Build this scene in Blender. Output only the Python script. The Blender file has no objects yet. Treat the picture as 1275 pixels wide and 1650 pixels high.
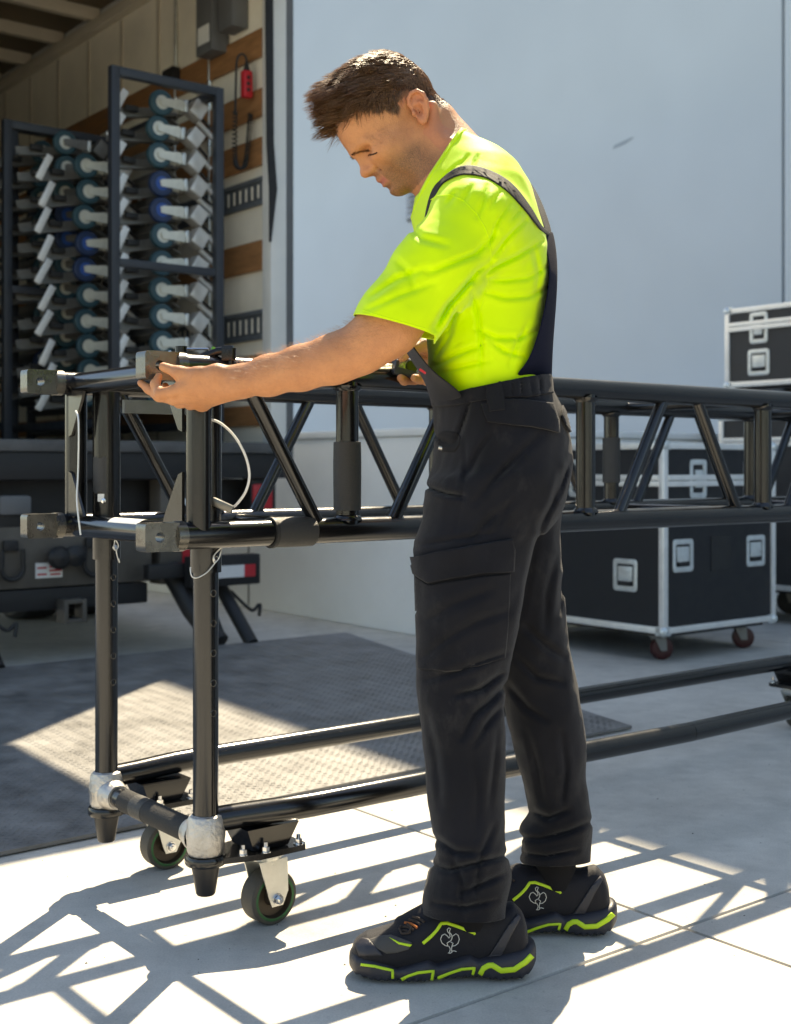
import bpy, bmesh, math, random
import numpy as np
from mathutils import Vector, Matrix
from mathutils.bvhtree import BVHTree
random.seed(7); np.random.seed(7)
R = math.radians
sc = bpy.context.scene
COL = sc.collection
# ------------------------------------------------------------------ camera
H = 0.92            # eye height of the camera
FPX = 2018.0        # focal length in pixels of the 1275 px wide picture
CX, HZ = 637.5, 752.0
cam_d = bpy.data.cameras.new('camera'); cam = bpy.data.objects.new('camera', cam_d); COL.objects.link(cam)
cam.location = (0, 0, H); cam.rotation_euler = (R(90), 0, 0)
cam_d.sensor_fit = 'HORIZONTAL'; cam_d.sensor_width = 36.0; cam_d.lens = 36.0*FPX/1275.0
cam_d.shift_y = -(825.0-HZ)/1275.0
cam_d.clip_start = 0.05; cam_d.clip_end = 500
cam_d.dof.use_dof = True; cam_d.dof.focus_distance = 2.38; cam_d.dof.aperture_fstop = 6.5
sc.camera = cam
# ------------------------------------------------------------------ sky, sun, exposure
SX, SY = -0.19, -0.75           # how far a shadow falls per metre of height
w = bpy.data.worlds.new('World'); sc.world = w; w.use_nodes = True
nt = w.node_tree; bg = nt.nodes['Background']
sky = nt.nodes.new('ShaderNodeTexSky'); sky.sky_type = 'NISHITA'; sky.sun_disc = False
sun_el = math.atan2(1.0, math.hypot(SX, SY)); sun_rot = math.atan2(-SX, -SY)
sky.sun_elevation = sun_el; sky.sun_rotation = sun_rot
sky.air_density = 1.0; sky.dust_density = 0.6; sky.ozone_density = 1.0
bg.inputs[1].default_value = 0.11
nt.links.new(sky.outputs[0], bg.inputs[0])
sd = bpy.data.lights.new('sun', 'SUN'); sd.energy = 4.0; sd.angle = R(0.53); sd.color = (1.0, 0.90, 0.74)
sun = bpy.data.objects.new('sun', sd); COL.objects.link(sun); sun.location = (3, 14, 18)
sun.rotation_euler = Vector((SX, SY, -1)).to_track_quat('-Z', 'Y').to_euler()
vs = sc.view_settings; vs.view_transform = 'Standard'; vs.look = 'None'; vs.gamma = 1.0; vs.use_curve_mapping = False
vs.exposure = 1.55
vs.use_white_balance = True; vs.white_balance_temperature = 7600; vs.white_balance_tint = 8
sc.render.engine = 'CYCLES'
sc.cycles.use_denoising = True
sc.cycles.max_bounces = 8; sc.cycles.diffuse_bounces = 5
sc.cycles.sample_clamp_indirect = 6.0
# ------------------------------------------------------------------ coordinates
E1 = Vector((0.786, 0.619, 0.0)).normalized()      # along the truss, the truck's rear and the yard joints
E2 = Vector((-E1.y, E1.x, 0.0))                    # across it, towards the truck
UP = Vector((0, 0, 1))
O3 = Vector((-0.37, 2.44, 0.0))                    # foot of the truss leg nearest the camera
def px(u, v, Y): return Vector(((u-CX)/FPX*Y, Y, H-(v-HZ)/FPX*Y))
def gp(u, v, z=0.0):
    Y = (H-z)*FPX/(v-HZ); return Vector(((u-CX)/FPX*Y, Y, z))
def N(n, c, z=0.0): return E1*n + E2*c + UP*z      # yard coordinates
def A(a, b, z=0.0): return O3 + E1*a + E2*b + UP*z # truss coordinates
# ------------------------------------------------------------------ objects
ORG = {}
def tag(o, label=None, cat=None, group=None, kind=None):
    if label: o['label'] = label
    if cat: o['category'] = cat
    if group: o['group'] = group
    if kind: o['kind'] = kind
    return o
def thing(name, base, label, cat, group=None):
    o = bpy.data.objects.new(name, None); COL.objects.link(o); o.location = base; o.empty_display_size = 0.1
    ORG[o] = Vector(base); return tag(o, label, cat, group)
def link_mesh(name, me, mat, parent=None, base=None):
    o = bpy.data.objects.new(name, me); COL.objects.link(o)
    if mat: me.materials.append(mat)
    if parent is not None:
        o.parent = parent; ORG[o] = ORG[parent]
    else:
        ORG[o] = Vector(base) if base is not None else Vector((0, 0, 0)); o.location = ORG[o]
    return o
class MB:
    def __init__(s): s.v = []; s.f = []
    def add(s, vs_, fs):
        k = len(s.v); s.v += [Vector(p) for p in vs_]; s.f += [tuple(i+k for i in f) for f in fs]; return s
    def box(s, c, sx, sy, sz, ax=None, bev=0.0):
        """box of full size sx,sy,sz about c with axes ax=(x,y,z); optional chamfer"""
        x, y, z = ax or (Vector((1,0,0)), Vector((0,1,0)), UP); c = Vector(c); hx, hy, hz = sx/2, sy/2, sz/2
        if bev <= 0:
            P = [c+x*(i*hx)+y*(j*hy)+z*(k*hz) for i in (-1,1) for j in (-1,1) for k in (-1,1)]
            return s.add(P, [(0,1,3,2),(4,6,7,5),(0,4,5,1),(2,3,7,6),(0,2,6,4),(1,5,7,3)])
        b = min(bev, hx*.9, hy*.9, hz*.9); bm = bmesh.new(); bmesh.ops.create_cube(bm, size=1)
        for v in bm.verts: v.co = Vector((v.co.x*sx, v.co.y*sy, v.co.z*sz))
        bmesh.ops.bevel(bm, geom=list(bm.edges), offset=b, segments=2, profile=.6, affect='EDGES')
        bm.verts.index_update(); P = [c+x*v.co.x+y*v.co.y+z*v.co.z for v in bm.verts]
        F = [tuple(v.index for v in f.verts) for f in bm.faces]; bm.free(); return s.add(P, F)
    def nbox(s, n0, n1, c0, c1, z0, z1, bev=0.0):
        return s.box(N((n0+n1)/2, (c0+c1)/2, (z0+z1)/2), abs(n1-n0), abs(c1-c0), abs(z1-z0), (E1, E2, UP), bev)
    def tube(s, p0, p1, r0, r1=None, n=16, cap=True):
        p0, p1 = Vector(p0), Vector(p1); r1 = r0 if r1 is None else r1; d = (p1-p0).normalized()
        a = d.orthogonal().normalized(); b = d.cross(a); P = []
        for q, r in ((p0, r0), (p1, r1)):
            P += [q+(a*math.cos(2*math.pi*i/n)+b*math.sin(2*math.pi*i/n))*r for i in range(n)]
        F = [(i, (i+1) % n, n+(i+1) % n, n+i) for i in range(n)]
        if cap: F += [tuple(range(n))[::-1], tuple(range(n, 2*n))]
        return s.add(P, F)
    def path(s, pts, r, n=12, cap=True, closed=False):
        pts = [Vector(p) for p in pts]; m = len(pts); rs = r if isinstance(r, (list, tuple)) else [r]*m; P = []; a = None
        for i, q in enumerate(pts):
            if closed: d = (pts[(i+1) % m]-pts[i-1]).normalized()
            else: d = (pts[min(i+1, m-1)]-pts[max(i-1, 0)]).normalized()
            a = d.orthogonal().normalized() if a is None else (a-d*a.dot(d)).normalized()
            b = d.cross(a); P += [q+(a*math.cos(2*math.pi*k/n)+b*math.sin(2*math.pi*k/n))*rs[i] for k in range(n)]
        F = []
        for i in range(m if closed else m-1):
            j = (i+1) % m; F += [(i*n+k, i*n+(k+1) % n, j*n+(k+1) % n, j*n+k) for k in range(n)]
        if cap and not closed: F += [tuple(range(n))[::-1], tuple(range((m-1)*n, m*n))]
        return s.add(P, F)
    def lathe(s, c, axis, prof, n=24):
        """prof: (distance along axis, radius) pairs"""
        c, d = Vector(c), Vector(axis).normalized(); a = d.orthogonal().normalized(); b = d.cross(a); P = []
        for h, r in prof: P += [c+d*h+(a*math.cos(2*math.pi*k/n)+b*math.sin(2*math.pi*k/n))*max(r, 1e-4) for k in range(n)]
        F = []
        for i in range(len(prof)-1): F += [(i*n+k, i*n+(k+1) % n, (i+1)*n+(k+1) % n, (i+1)*n+k) for k in range(n)]
        return s.add(P, F)
    def prism(s, poly, ext):
        poly = [Vector(p) for p in poly]; e = Vector(ext); n = len(poly)
        return s.add(poly+[p+e for p in poly], [tuple(range(n)), tuple(range(n, 2*n))[::-1]]+[(i, (i+1) % n, n+(i+1) % n, n+i) for i in range(n)])
    def mesh(s, name, org=Vector((0,0,0)), smooth=None, angle=35):
        me = bpy.data.meshes.new(name); me.from_pydata([tuple(p-org) for p in s.v], [], s.f); me.validate()
        bm = bmesh.new(); bm.from_mesh(me); bmesh.ops.recalc_face_normals(bm, faces=bm.faces); bm.to_mesh(me); bm.free()
        if smooth is not False:
            me.shade_smooth(); me.set_sharp_from_angle(angle=R(angle))
        return me
    def build(s, name, mat, parent=None, base=None, smooth=None, angle=35):
        org = ORG[parent] if parent is not None else (Vector(base) if base is not None else Vector((0,0,0)))
        return link_mesh(name, s.mesh(name, org, smooth, angle), mat, parent, base)
def copy_tree(o, parent=None):
    c = o.copy(); COL.objects.link(c); c.parent = parent
    for ch in o.children: copy_tree(ch, c)
    return c
def arc(c, x, y, r, a0, a1, n):
    c, x, y = Vector(c), Vector(x), Vector(y)
    return [c+x*(r*math.cos(R(a0+(a1-a0)*i/n)))+y*(r*math.sin(R(a0+(a1-a0)*i/n))) for i in range(n+1)]
# ------------------------------------------------------------------ materials
def lin(c):
    return tuple((x/12.92 if x <= .04045 else ((x+.055)/1.055)**2.4) for x in (c[0]/255, c[1]/255, c[2]/255))
def pmat(name, col, rough=.5, metal=0.0, var=.12, vscale=6.0, bump=0.0, bscale=80.0, spec=.5, coat=0.0, wear=0.0, wcol=(.35,.33,.3), wscale=18.0, sheen=0.0, trans=0.0, rvar=.1, stretch=(1,1,1), detail=6.0):
    m = bpy.data.materials.new(name); m.use_nodes = True; t = m.node_tree; n = t.nodes; L = t.links
    b = n['Principled BSDF']; tc = n.new('ShaderNodeTexCoord'); mp = n.new('ShaderNodeMapping'); mp.inputs['Scale'].default_value = stretch
    L.new(tc.outputs['Object'], mp.inputs[0])
    nz = n.new('ShaderNodeTexNoise'); nz.inputs['Scale'].default_value = vscale; nz.inputs['Detail'].default_value = detail; nz.inputs['Roughness'].default_value = .62
    L.new(mp.outputs[0], nz.inputs[0])
    mr = n.new('ShaderNodeMapRange'); mr.inputs[1].default_value = .3; mr.inputs[2].default_value = .7; mr.inputs[3].default_value = 1-var; mr.inputs[4].default_value = 1+var
    L.new(nz.outputs[0], mr.inputs[0])
    mx = n.new('ShaderNodeMix'); mx.data_type = 'RGBA'; mx.blend_type = 'MULTIPLY'; mx.inputs[0].default_value = 1.0
    mx.inputs[6].default_value = (*col, 1); L.new(mr.outputs[0], mx.inputs[7]); out = mx.outputs[2]
    if wear > 0:
        n2 = n.new('ShaderNodeTexNoise'); n2.inputs['Scale'].default_value = wscale; n2.inputs['Detail'].default_value = 9; n2.inputs['Roughness'].default_value = .7
        L.new(mp.outputs[0], n2.inputs[0]); r2 = n.new('ShaderNodeMapRange'); r2.inputs[1].default_value = .78-.25*wear; r2.inputs[2].default_value = .84-.25*wear
        L.new(n2.outputs[0], r2.inputs[0]); m2 = n.new('ShaderNodeMix'); m2.data_type = 'RGBA'; L.new(r2.outputs[0], m2.inputs[0])
        L.new(out, m2.inputs[6]); m2.inputs[7].default_value = (*wcol, 1); out = m2.outputs[2]
    L.new(out, b.inputs['Base Color'])
    rr = n.new('ShaderNodeMapRange'); rr.inputs[1].default_value = .3; rr.inputs[2].default_value = .7; rr.inputs[3].default_value = max(rough-rvar, .02); rr.inputs[4].default_value = min(rough+rvar, 1)
    L.new(nz.outputs[0], rr.inputs[0]); L.new(rr.outputs[0], b.inputs['Roughness'])
    b.inputs['Metallic'].default_value = metal; b.inputs['Specular IOR Level'].default_value = spec; b.inputs['Coat Weight'].default_value = coat
    if sheen: b.inputs['Sheen Weight'].default_value = sheen; b.inputs['Sheen Roughness'].default_value = .5
    if trans: b.inputs['Transmission Weight'].default_value = trans
    if bump > 0:
        n3 = n.new('ShaderNodeTexNoise'); n3.inputs['Scale'].default_value = bscale; n3.inputs['Detail'].default_value = 4
        L.new(mp.outputs[0], n3.inputs[0]); bp = n.new('ShaderNodeBump'); bp.inputs['Strength'].default_value = bump; bp.inputs['Distance'].default_value = .01
        L.new(n3.outputs[0], bp.inputs['Height']); L.new(bp.outputs[0], b.inputs['Normal'])
    return m
M = {}
M['powder'] = pmat('black powder coat', (.0065,.0065,.007), .20, 0, .25, 5, .045, 900, .6, .15, .12, (.22,.205,.185), 42, rvar=.06)
M['steel'] = pmat('worn zinc steel', (.62,.60,.56), .33, .9, .18, 30, .05, 200, .5, 0, .25, (.22,.19,.15), 40)
M['alu'] = pmat('aluminium', (.72,.72,.71), .36, .85, .1, 20, .03, 150)
M['castalu'] = pmat('cast aluminium', (.52,.50,.47), .45, .85, .2, 25, .35, 120)
M['rubber'] = pmat('grey rubber', (.062,.058,.050), .7, 0, .25, 20, .1, 200)
M['blackrubber'] = pmat('black rubber', (.018,.018,.018), .6, 0, .2, 20, .1, 200)
M['green'] = pmat('green wheel rim', (.012,.10,.025), .5, 0, .3, 40)
M['wheeldark'] = pmat('greasy wheel core', (.06,.045,.03), .5, .3, .4, 30)
M['black'] = pmat('black paint', (.012,.012,.013), .4, 0, .2, 8, .05, 300, .5, 0, .08, (.2,.19,.17), 20)
M['tape'] = pmat('black gaffer tape', (.035,.035,.034), .55, 0, .15, 40, .35, 150, stretch=(1,1,6))
M['sticker'] = pmat('white sticker', (.75,.75,.72), .5, 0, .05)
M['wire'] = pmat('bright wire', (.75,.74,.70), .35, .6, .05)
M['chrome'] = pmat('chrome', (.75,.75,.75), .15, 1.0, .05)
M['grey'] = pmat('grey plastic', (.12,.125,.13), .5)
M['red'] = pmat('red plastic', (.55,.02,.03), .4)
M['limeplastic'] = pmat('lime plastic', (.12,.35,.02), .4)
# ------------------------------------------------------------------ concrete
def concrete(name, col, joints=False):
    m = bpy.data.materials.new(name); m.use_nodes = True; t = m.node_tree; n = t.nodes; L = t.links; b = n['Principled BSDF']
    g = n.new('ShaderNodeNewGeometry')
    def noise(s, d, r=.6):
        q = n.new('ShaderNodeTexNoise'); q.inputs['Scale'].default_value = s; q.inputs['Detail'].default_value = d; q.inputs['Roughness'].default_value = r; L.new(g.outputs['Position'], q.inputs[0]); return q
    def rng(src, a, b_, c, d):
        q = n.new('ShaderNodeMapRange'); q.inputs[1].default_value = a; q.inputs[2].default_value = b_; q.inputs[3].default_value = c; q.inputs[4].default_value = d; L.new(src, q.inputs[0]); return q.outputs[0]
    def mul(a, b_):
        q = n.new('ShaderNodeMath'); q.operation = 'MULTIPLY'; L.new(a, q.inputs[0]); L.new(b_, q.inputs[1]); return q.outputs[0]
    big = rng(noise(1.1, 5).outputs[0], .3, .7, .86, 1.1); mid = rng(noise(9, 7, .65).outputs[0], .3, .7, .84, 1.08); fine = rng(noise(240, 3).outputs[0], .25, .75, .86, 1.1)
    spots = rng(noise(38, 6, .7).outputs[0], .60, .72, 1.0, .72); stain = rng(noise(2.7, 8, .7).outputs[0], .55, .72, 1.0, .80)
    f = mul(mul(mul(big, mid), mul(fine, spots)), stain)
    mx = n.new('ShaderNodeMix'); mx.data_type = 'RGBA'; mx.blend_type = 'MULTIPLY'; mx.inputs[0].default_value = 1; mx.inputs[6].default_value = (*col, 1); L.new(f, mx.inputs[7]); L.new(mx.outputs[2], b.inputs['Base Color'])
    b.inputs['Roughness'].default_value = .78; b.inputs['Specular IOR Level'].default_value = .35
    hb = mul(fine, mid); bp = n.new('ShaderNodeBump'); bp.inputs['Strength'].default_value = .25; bp.inputs['Distance'].default_value = .006; L.new(hb, bp.inputs['Height']); L.new(bp.outputs[0], b.inputs['Normal'])
    return m
M['concrete'] = concrete('yard concrete', (.56,.535,.48))
M['concrete_dark'] = concrete('joint filler', (.10,.095,.085))
M['dock'] = pmat('pale dock paint', (.90,.895,.87), .75, 0, .05, 1.6, .15, 60, .3)
M['wall'] = pmat('blue grey wall paint', (.50,.55,.585), .6, 0, .075, .38, .10, 60, .35, detail=3.0)
g = MB(); g.add([(-150,-150,-.02),(150,-150,-.02),(150,150,-.02),(-150,150,-.02)], [(0,1,2,3)])
ground = tag(g.build('ground', M['concrete_dark'], smooth=False), kind='structure')
S0n, S0c, SP, GAP = 2.0, 1.61, 3.66, .008
for i in range(-2, 5):
    for j in range(-2, 5):
        n0, c0 = S0n+(i-1)*SP, S0c+(j-1)*SP
        MB().nbox(n0+GAP/2, n0+SP-GAP/2, c0+GAP/2, c0+SP-GAP/2, -.12, 0.0, .006).build('concrete_slab', M['concrete'], ground)
# the warehouse behind: wall, louvre, rain pipe, roof parapet
WN, WH = 8.0, 9.05
b = thing('warehouse', N(WN, 8, 0), 'tall blue-grey warehouse wall closing the yard behind the man', 'building')
JC = -E2.dot(Vector((0,0,0)))
# wall panels: one joint runs near the right edge of the picture
uj = (1262-CX)/FPX; cj = WN*(E1.x-uj*E1.y)/(uj*E2.y-E2.x)
edges = [cj-7.2*2, cj-7.2, cj, cj+7.2, cj+14.4, cj+21.6]
for k in range(len(edges)-1):
    MB().nbox(WN, WN+.3, edges[k]+.012, edges[k+1]-.012, 0, WH, .008).build('wall_panel', M['wall'], b)
MB().nbox(WN+.035, WN+.28, edges[0], edges[-1], 0, WH-.1).build('joint_sealant', M['grey'], b)
MB().nbox(WN-.04, WN+.4, edges[0], edges[-1], WH+.003, WH+.12, .01).build('coping', M['alu'], b)
# louvre seen between the man's chin and collar
lv = (676-CX)/FPX; cl = WN*(E1.x-lv*E1.y)/(lv*E2.y-E2.x); Yl = N(WN, cl).y; zl = H-(322-HZ)/FPX*Yl
lf = MB(); lf.nbox(WN-.03, WN-.002, cl-.17, cl+.17, zl-.2, zl+.14, .006)
lo = lf.build('louvre_frame', M['grey'], b)
for k in range(6):
    MB().box(N(WN-.045, cl, zl-.155+k*.05), .05, .30, .006, (E1*.8-UP*.6, E2, E1*.6+UP*.8)).build('louvre_blade', M['alu'], lo)
# scuff on the wall
sv = (1005-CX)/FPX; csf = WN*(E1.x-sv*E1.y)/(sv*E2.y-E2.x); Ys = N(WN, csf).y; zs = H-(230-HZ)/FPX*Ys
MB().prism([N(WN-.003, csf+.12, zs-.03), N(WN-.003, csf+.1, zs+.0), N(WN-.003, csf-.09, zs+.03), N(WN-.003, csf-.12, zs+.02), N(WN-.003, csf-.02, zs-.015)], E1*.002).build('scuff_mark', pmat('scuff', (.30,.345,.385), .8), b)
# raised loading dock, its pale face seen between truck and man
dk = thing('loading_dock', N(4.3, 5.0, 0), 'pale concrete loading dock wall between the truck and the warehouse', 'loading dock')
MB().nbox(4.3, WN-.001, 5.0, 22, 0, 1.085, .012).build('dock_wall', M['dock'], dk)
MB().nbox(4.285, WN-.002, 4.985, 22.01, 1.088, 1.13, .008).build('dock_coping', M['dock'], dk)
MB().nbox(4.296, 4.299, 7.0, 7.012, .02, 1.08).build('wall_joint', M['concrete_dark'], dk)

# loose grit swept about on the slabs
rg = random.Random(5); mb = MB()
for k in range(170):
    p = Vector((rg.uniform(-1.2, 1.6), rg.uniform(1.95, 4.2), 0)); r_ = rg.choice((.0012, .0016, .002, .0026)) if k > 6 else .004
    v_ = [p+Vector((math.cos(a)*r_*rg.uniform(.6,1.3), math.sin(a)*r_*rg.uniform(.6,1.3), 0.0003)) for a in (0.3,1.5,2.7,3.9,5.1)]+[p+UP*r_*rg.uniform(.5,1.1)]
    mb.add(v_, [(0,1,5),(1,2,5),(2,3,5),(3,4,5),(4,0,5)])
gr = mb.build('grit', pmat('dark grit', (.12,.11,.10), .8), ground, smooth=False); gr['kind'] = 'stuff'

# the belt of trees on the far side of the yard, behind the camera, that the black tubes mirror
rg = random.Random(9); mb = MB()
for k in range(10):
    x0, y0 = -20+k*4.3+rg.uniform(-.6,.6), -12+rg.uniform(-1,1); hh = rg.uniform(5.5,7.5); mb.tube((x0,y0,0), (x0+.2,y0,hh*.55), .16, .09, 8)
    for j in range(420):
        d = Vector((rg.gauss(0,1), rg.gauss(0,1), rg.gauss(0,1))).normalized()*rg.uniform(.45,1)**.5; c = Vector((x0+d.x*2.5, y0+d.y*2.0, hh*.52+d.z*hh*.46)); c.z = max(c.z, .3)
        a = Vector((rg.gauss(0,1), rg.gauss(0,1), rg.gauss(0,1))).normalized(); b_ = a.orthogonal().normalized(); w_ = rg.uniform(.14,.30); mb.add([c-a*w_, c-b_*w_*.7, c+a*w_, c+b_*w_*.7], [(0,1,2,3)])
me = bpy.data.meshes.new('tree_belt'); me.from_pydata([tuple(p) for p in mb.v], [], mb.f)
tag(link_mesh('tree_belt', me, pmat('olive foliage', (.075,.085,.028), .6, 0, .4, .8)), 'belt of olive green trees across the yard behind the camera', 'trees', kind='stuff')
# ------------------------------------------------------------------ the wheeled truss
ZU, ZL, BN, BF, ZR = 1.106, .79, -.055, .50, .235
LEN = 2.73                                  # second pair of legs
def build_truss():
    t = thing('wheeled_truss', A(0, 0, 0), 'long black tubular stage truss on legs and castered rails, in front of the man', 'truss')
    P = M['powder']
    def wob(p0, p1, r, name='tube', mat=P, n=20):
        return MB().tube(p0, p1, r, n=n).build(name, mat, t)
    # four chords, each with a lug at both ends
    for b_, z in ((BN, ZU), (BN, ZL), (BF, ZU), (BF, ZL)):
        c = MB().tube(A(-.085, b_, z), A(LEN+.085, b_, z), .0258, n=24).build('chord', P, t)
        for a0, s in ((-.085, -1), (LEN+.085, 1)):
            # a forged lug: round shank, then a flat tongue with a pin hole
            mb = MB(); mb.tube(A(a0-s*.004, b_, z), A(a0+s*.016, b_, z), .0285, n=24)
            w2, hh, l0, l1 = .019, .0265, .012, .082
            hole = arc((0,0,0), (1,0,0), (0,0,1), .0095, 0, 360, 16)[:-1]
            outer = []
            pts = [(l0,-hh),(l0+.018,-hh)]+[(l1-.006+.006*math.sin(R(q)), -hh+.006-.006*math.cos(R(q))) for q in (0,45,90)]+[(l1-.006+.006*math.cos(R(q)), hh-.006+.006*math.sin(R(q))) for q in (0,45,90)]+[(l0+.018,hh),(l0,hh)]
            cxh = l1-.030
            m_ = 16; ring = [(cxh+.0095*math.cos(2*math.pi*k/m_), .0095*math.sin(2*math.pi*k/m_)) for k in range(m_)]
            # outer loop resampled at the ring angles
            def hit(an):
                dx, dz = math.cos(an), math.sin(an); best = None
                for k in range(len(pts)):
                    x0, z0 = pts[k]; x1, z1 = pts[(k+1) % len(pts)]; ex, ez = x1-x0, z1-z0; det = dx*(-ez)+dz*ex
                    if abs(det) < 1e-12: continue
                    tt = ((x0-cxh)*(-ez)+z0*ex)/det; ss = (dx*z0-dz*(x0-cxh))/det
                    if tt > 0 and -1e-6 <= ss <= 1+1e-6 and (best is None or tt < best): best = tt
                return (cxh+dx*best, dz*best)
            angs = sorted(set([round(2*math.pi*k/m_, 5) for k in range(m_)]+[round(math.atan2(z_, x_-cxh) % (2*math.pi), 5) for x_, z_ in pts]))
            ou = [hit(an) for an in angs]; ri = [(cxh+.0095*math.cos(an), .0095*math.sin(an)) for an in angs]; K = len(angs)
            V = []
            for side in (-w2, w2):
                for x_, z_ in ou: V.append(A(a0+s*x_, b_+side, z+z_))
                for x_, z_ in ri: V.append(A(a0+s*x_, b_+side, z+z_))
            F = []
            for k in range(K):
                k2 = (k+1) % K
                F += [(k, k2, K+k2, K+k), (2*K+k2, 2*K+k, 3*K+k, 3*K+k2), (k, 2*K+k, 2*K+k2, k2), (K+k2, 3*K+k2, 3*K+k, K+k)]
            mb.add(V, F)
            mb.build('end_lug', M['lug'], t, angle=30)
    # end frames
    for a0, s in ((-.046, 1), (LEN+.046, -1)):
        for z in (ZU, ZL):
            MB().tube(A(a0, BN, z-.0015), A(a0, BF, z-.0015), .0238, n=24).build('end_cross_tube', P, t)
        for b_, sb in ((BN, 1), (BF, -1)):
            MB().tube(A(a0, b_, ZL), A(a0, b_, ZU), .0242, n=24).build('end_post', P, t)
            # gussets in the end plane
            for z, sz in ((ZL, 1), (ZU, -1)):
                q = [A(a0-s*.026, b_+sb*.018, z+sz*.02), A(a0-s*.026, b_+sb*.095, z+sz*.022), A(a0-s*.026, b_+sb*.088, z+sz*.036), A(a0-s*.026, b_+sb*.034, z+sz*.115), A(a0-s*.026, b_+sb*.018, z+sz*.12)]
                q2 = [A(a0-s*.031, b_-.022*0+sb*(.005), z+sz*.018)]
                MB().prism(q, E1*(s*.006)).build('gusset', P, t)
    # posts and diagonals of the two long sides
    posts = [.301, 1.012, 1.72, 2.431]
    for b_ in (BN, BF):
        for a0 in posts:
            MB().tube(A(a0, b_, ZL+.012), A(a0, b_, ZU-.012), .0235, n=22).build('post', P, t)
            for zz, sg in ((ZL+.026, 1), (ZU-.026, -1)): MB().lathe(A(a0, b_, zz), UP*sg, [(-.006,.031),(.0,.0295),(.005,.0238)], 20).build('weld_bead', P, t)
        ends = [(.056, .224, 'd')]+[(p0+.12, p0+.285, 'u') for p0 in posts[:-1]]+[(p0+.425, p0+.59, 'd') for p0 in posts[:-1]]+[(posts[-1]+.077, posts[-1]+.245, 'u')]
        for a0, a1, k in ends:
            z0, z1 = (ZU-.016, ZL+.016) if k == 'd' else (ZL+.016, ZU-.016)
            MB().tube(A(a0, b_, z0), A(a1, b_, z1), .0152, n=18).build('diagonal', P, t)
    # cross members between the two upper and the two lower chords
    for a0 in (.301, 1.72, 2.431):
        for z in (ZU, ZL): MB().tube(A(a0+.06, BN, z), A(a0+.06, BF, z), .0152, n=14).build('cross_tube', P, t)
    # flat rail under the far upper chord
    MB().box(A(.13, BF-.05, ZU-.05), .17, .012, .03, (E1, E2, UP)).build('flat_rail', M['alu_dull'], t)
    # tape on posts and chord
    MB().lathe(A(.301, BN, .905), UP, [(-.075,.0238),(-.0745,.0285),(-.02,.029),(.028,.0292),(.066,.0283),(.0665,.0238)], 28).build('tape_wrap', M['tape'], t)
    MB().lathe(A(.118, BN, ZL), E1, [(-.004,.0262),(-.003,.0296),(.05,.0303),(.092,.0299),(.095,.0262)], 28).build('tape_wrap', M['tape'], t)
    MB().lathe(A(.112, BN, ZL), E1, [(0,.026),(0,.031),(.007,.031),(.007,.026)], 28).build('tape_ring', M['blackrubber'], t)
    MB().lathe(A(1.72, BF, .94), UP, [(-.07,.0238),(-.069,.0275),(.069,.0275),(.07,.0238)], 24).build('tape_wrap', M['tape'], t)
    # legs: sleeve, inner leg with pin holes, clamp, foot plate, cone
    legs = []
    for a0, s in ((0, 1), (LEN, -1)):
        for b_, sb in ((0.0, 1), (.442, -1)):
            MB().tube(A(a0, b_, .715), A(a0, b_, ZU-.02), .0305, n=28).build('leg_sleeve', P, t)
            leg = MB().tube(A(a0, b_, .165), A(a0, b_, .80), .0248, n=28).build('leg', P, t)
            mb = MB(); dirn = (Vector((0,0,0))-A(a0, b_, 0)); dirn.z = 0; dirn.normalize()
            side = Vector((-dirn.y, dirn.x, 0)); hd = (dirn*.80+side*(.6)).normalized()
            for k in range(5):
                c = A(a0, b_, .675-k*.058); mb.lathe(c, hd, [(.0235,.0064),(.0251,.0064),(.0252,.0046),(.0240,.0040)], 12); mb.tube(c+hd*.0200, c+hd*.0246, .0042, n=12)
            mb.build('pin_hole', M['void'], leg)
            for k in range(5): MB().lathe(A(a0, b_, .675-k*.058), hd, [(.0238,.0072),(.0253,.0070),(.0256,.0062),(.0250,.0056)], 14).build('hole_rim', M['lug'], leg)
            # rounded cast collar at the foot
            MB().lathe(A(a0, b_, .205), UP, [(-.040,.026),(-.039,.033),(-.030,.0365),(-.014,.037),(-.004,.0385),(.004,.0385),(.014,.0365),(.028,.0355),(.036,.032),(.039,.026)], 28).build('collar', M['castalu'], t)
            MB().lathe(A(a0, b_, .165), UP, [(-.001,.0),(-.0,.0385),(-.005,.041),(-.013,.041),(-.018,.0385),(-.018,.0)], 28).build('foot_flange', P, t)
            MB().lathe(A(a0, b_, .148), UP, [(0,.0285),(-.006,.0275),(-.058,.019),(-.061,.017),(-.061,.0)], 24).build('foot_cone', M['black'], t)
            # castor plate, block and bolts
            mb = MB(); poly = [A(a0+s*-.0, b_-.030, .150), A(a0+s*.09, b_-.058, .150), A(a0+s*.195, b_-.058, .150), A(a0+s*.203, b_-.045, .150), A(a0+s*.203, b_+.045, .150), A(a0+s*.195, b_+.058, .150), A(a0+s*.09, b_+.058, .150), A(a0+s*-.0, b_+.030, .150)]
            mb.prism(poly, UP*.0115); mb.build('caster_plate', P, t)
            mb = MB(); zb, zt = .163, .209
            bot = [(.085,-.04),(.165,-.04),(.165,.04),(.085,.04)]; top = [(.065,-.05),(.185,-.05),(.185,.05),(.065,.05)]
            mb.add([A(a0+s*x, b_+y, zb) for x, y in bot]+[A(a0+s*x, b_+y, zt) for x, y in top], [(0,1,2,3),(4,5,6,7),(0,1,5,4),(1,2,6,5),(2,3,7,6),(3,0,4,7)]); mb.build('mount_block', P, t)
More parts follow.
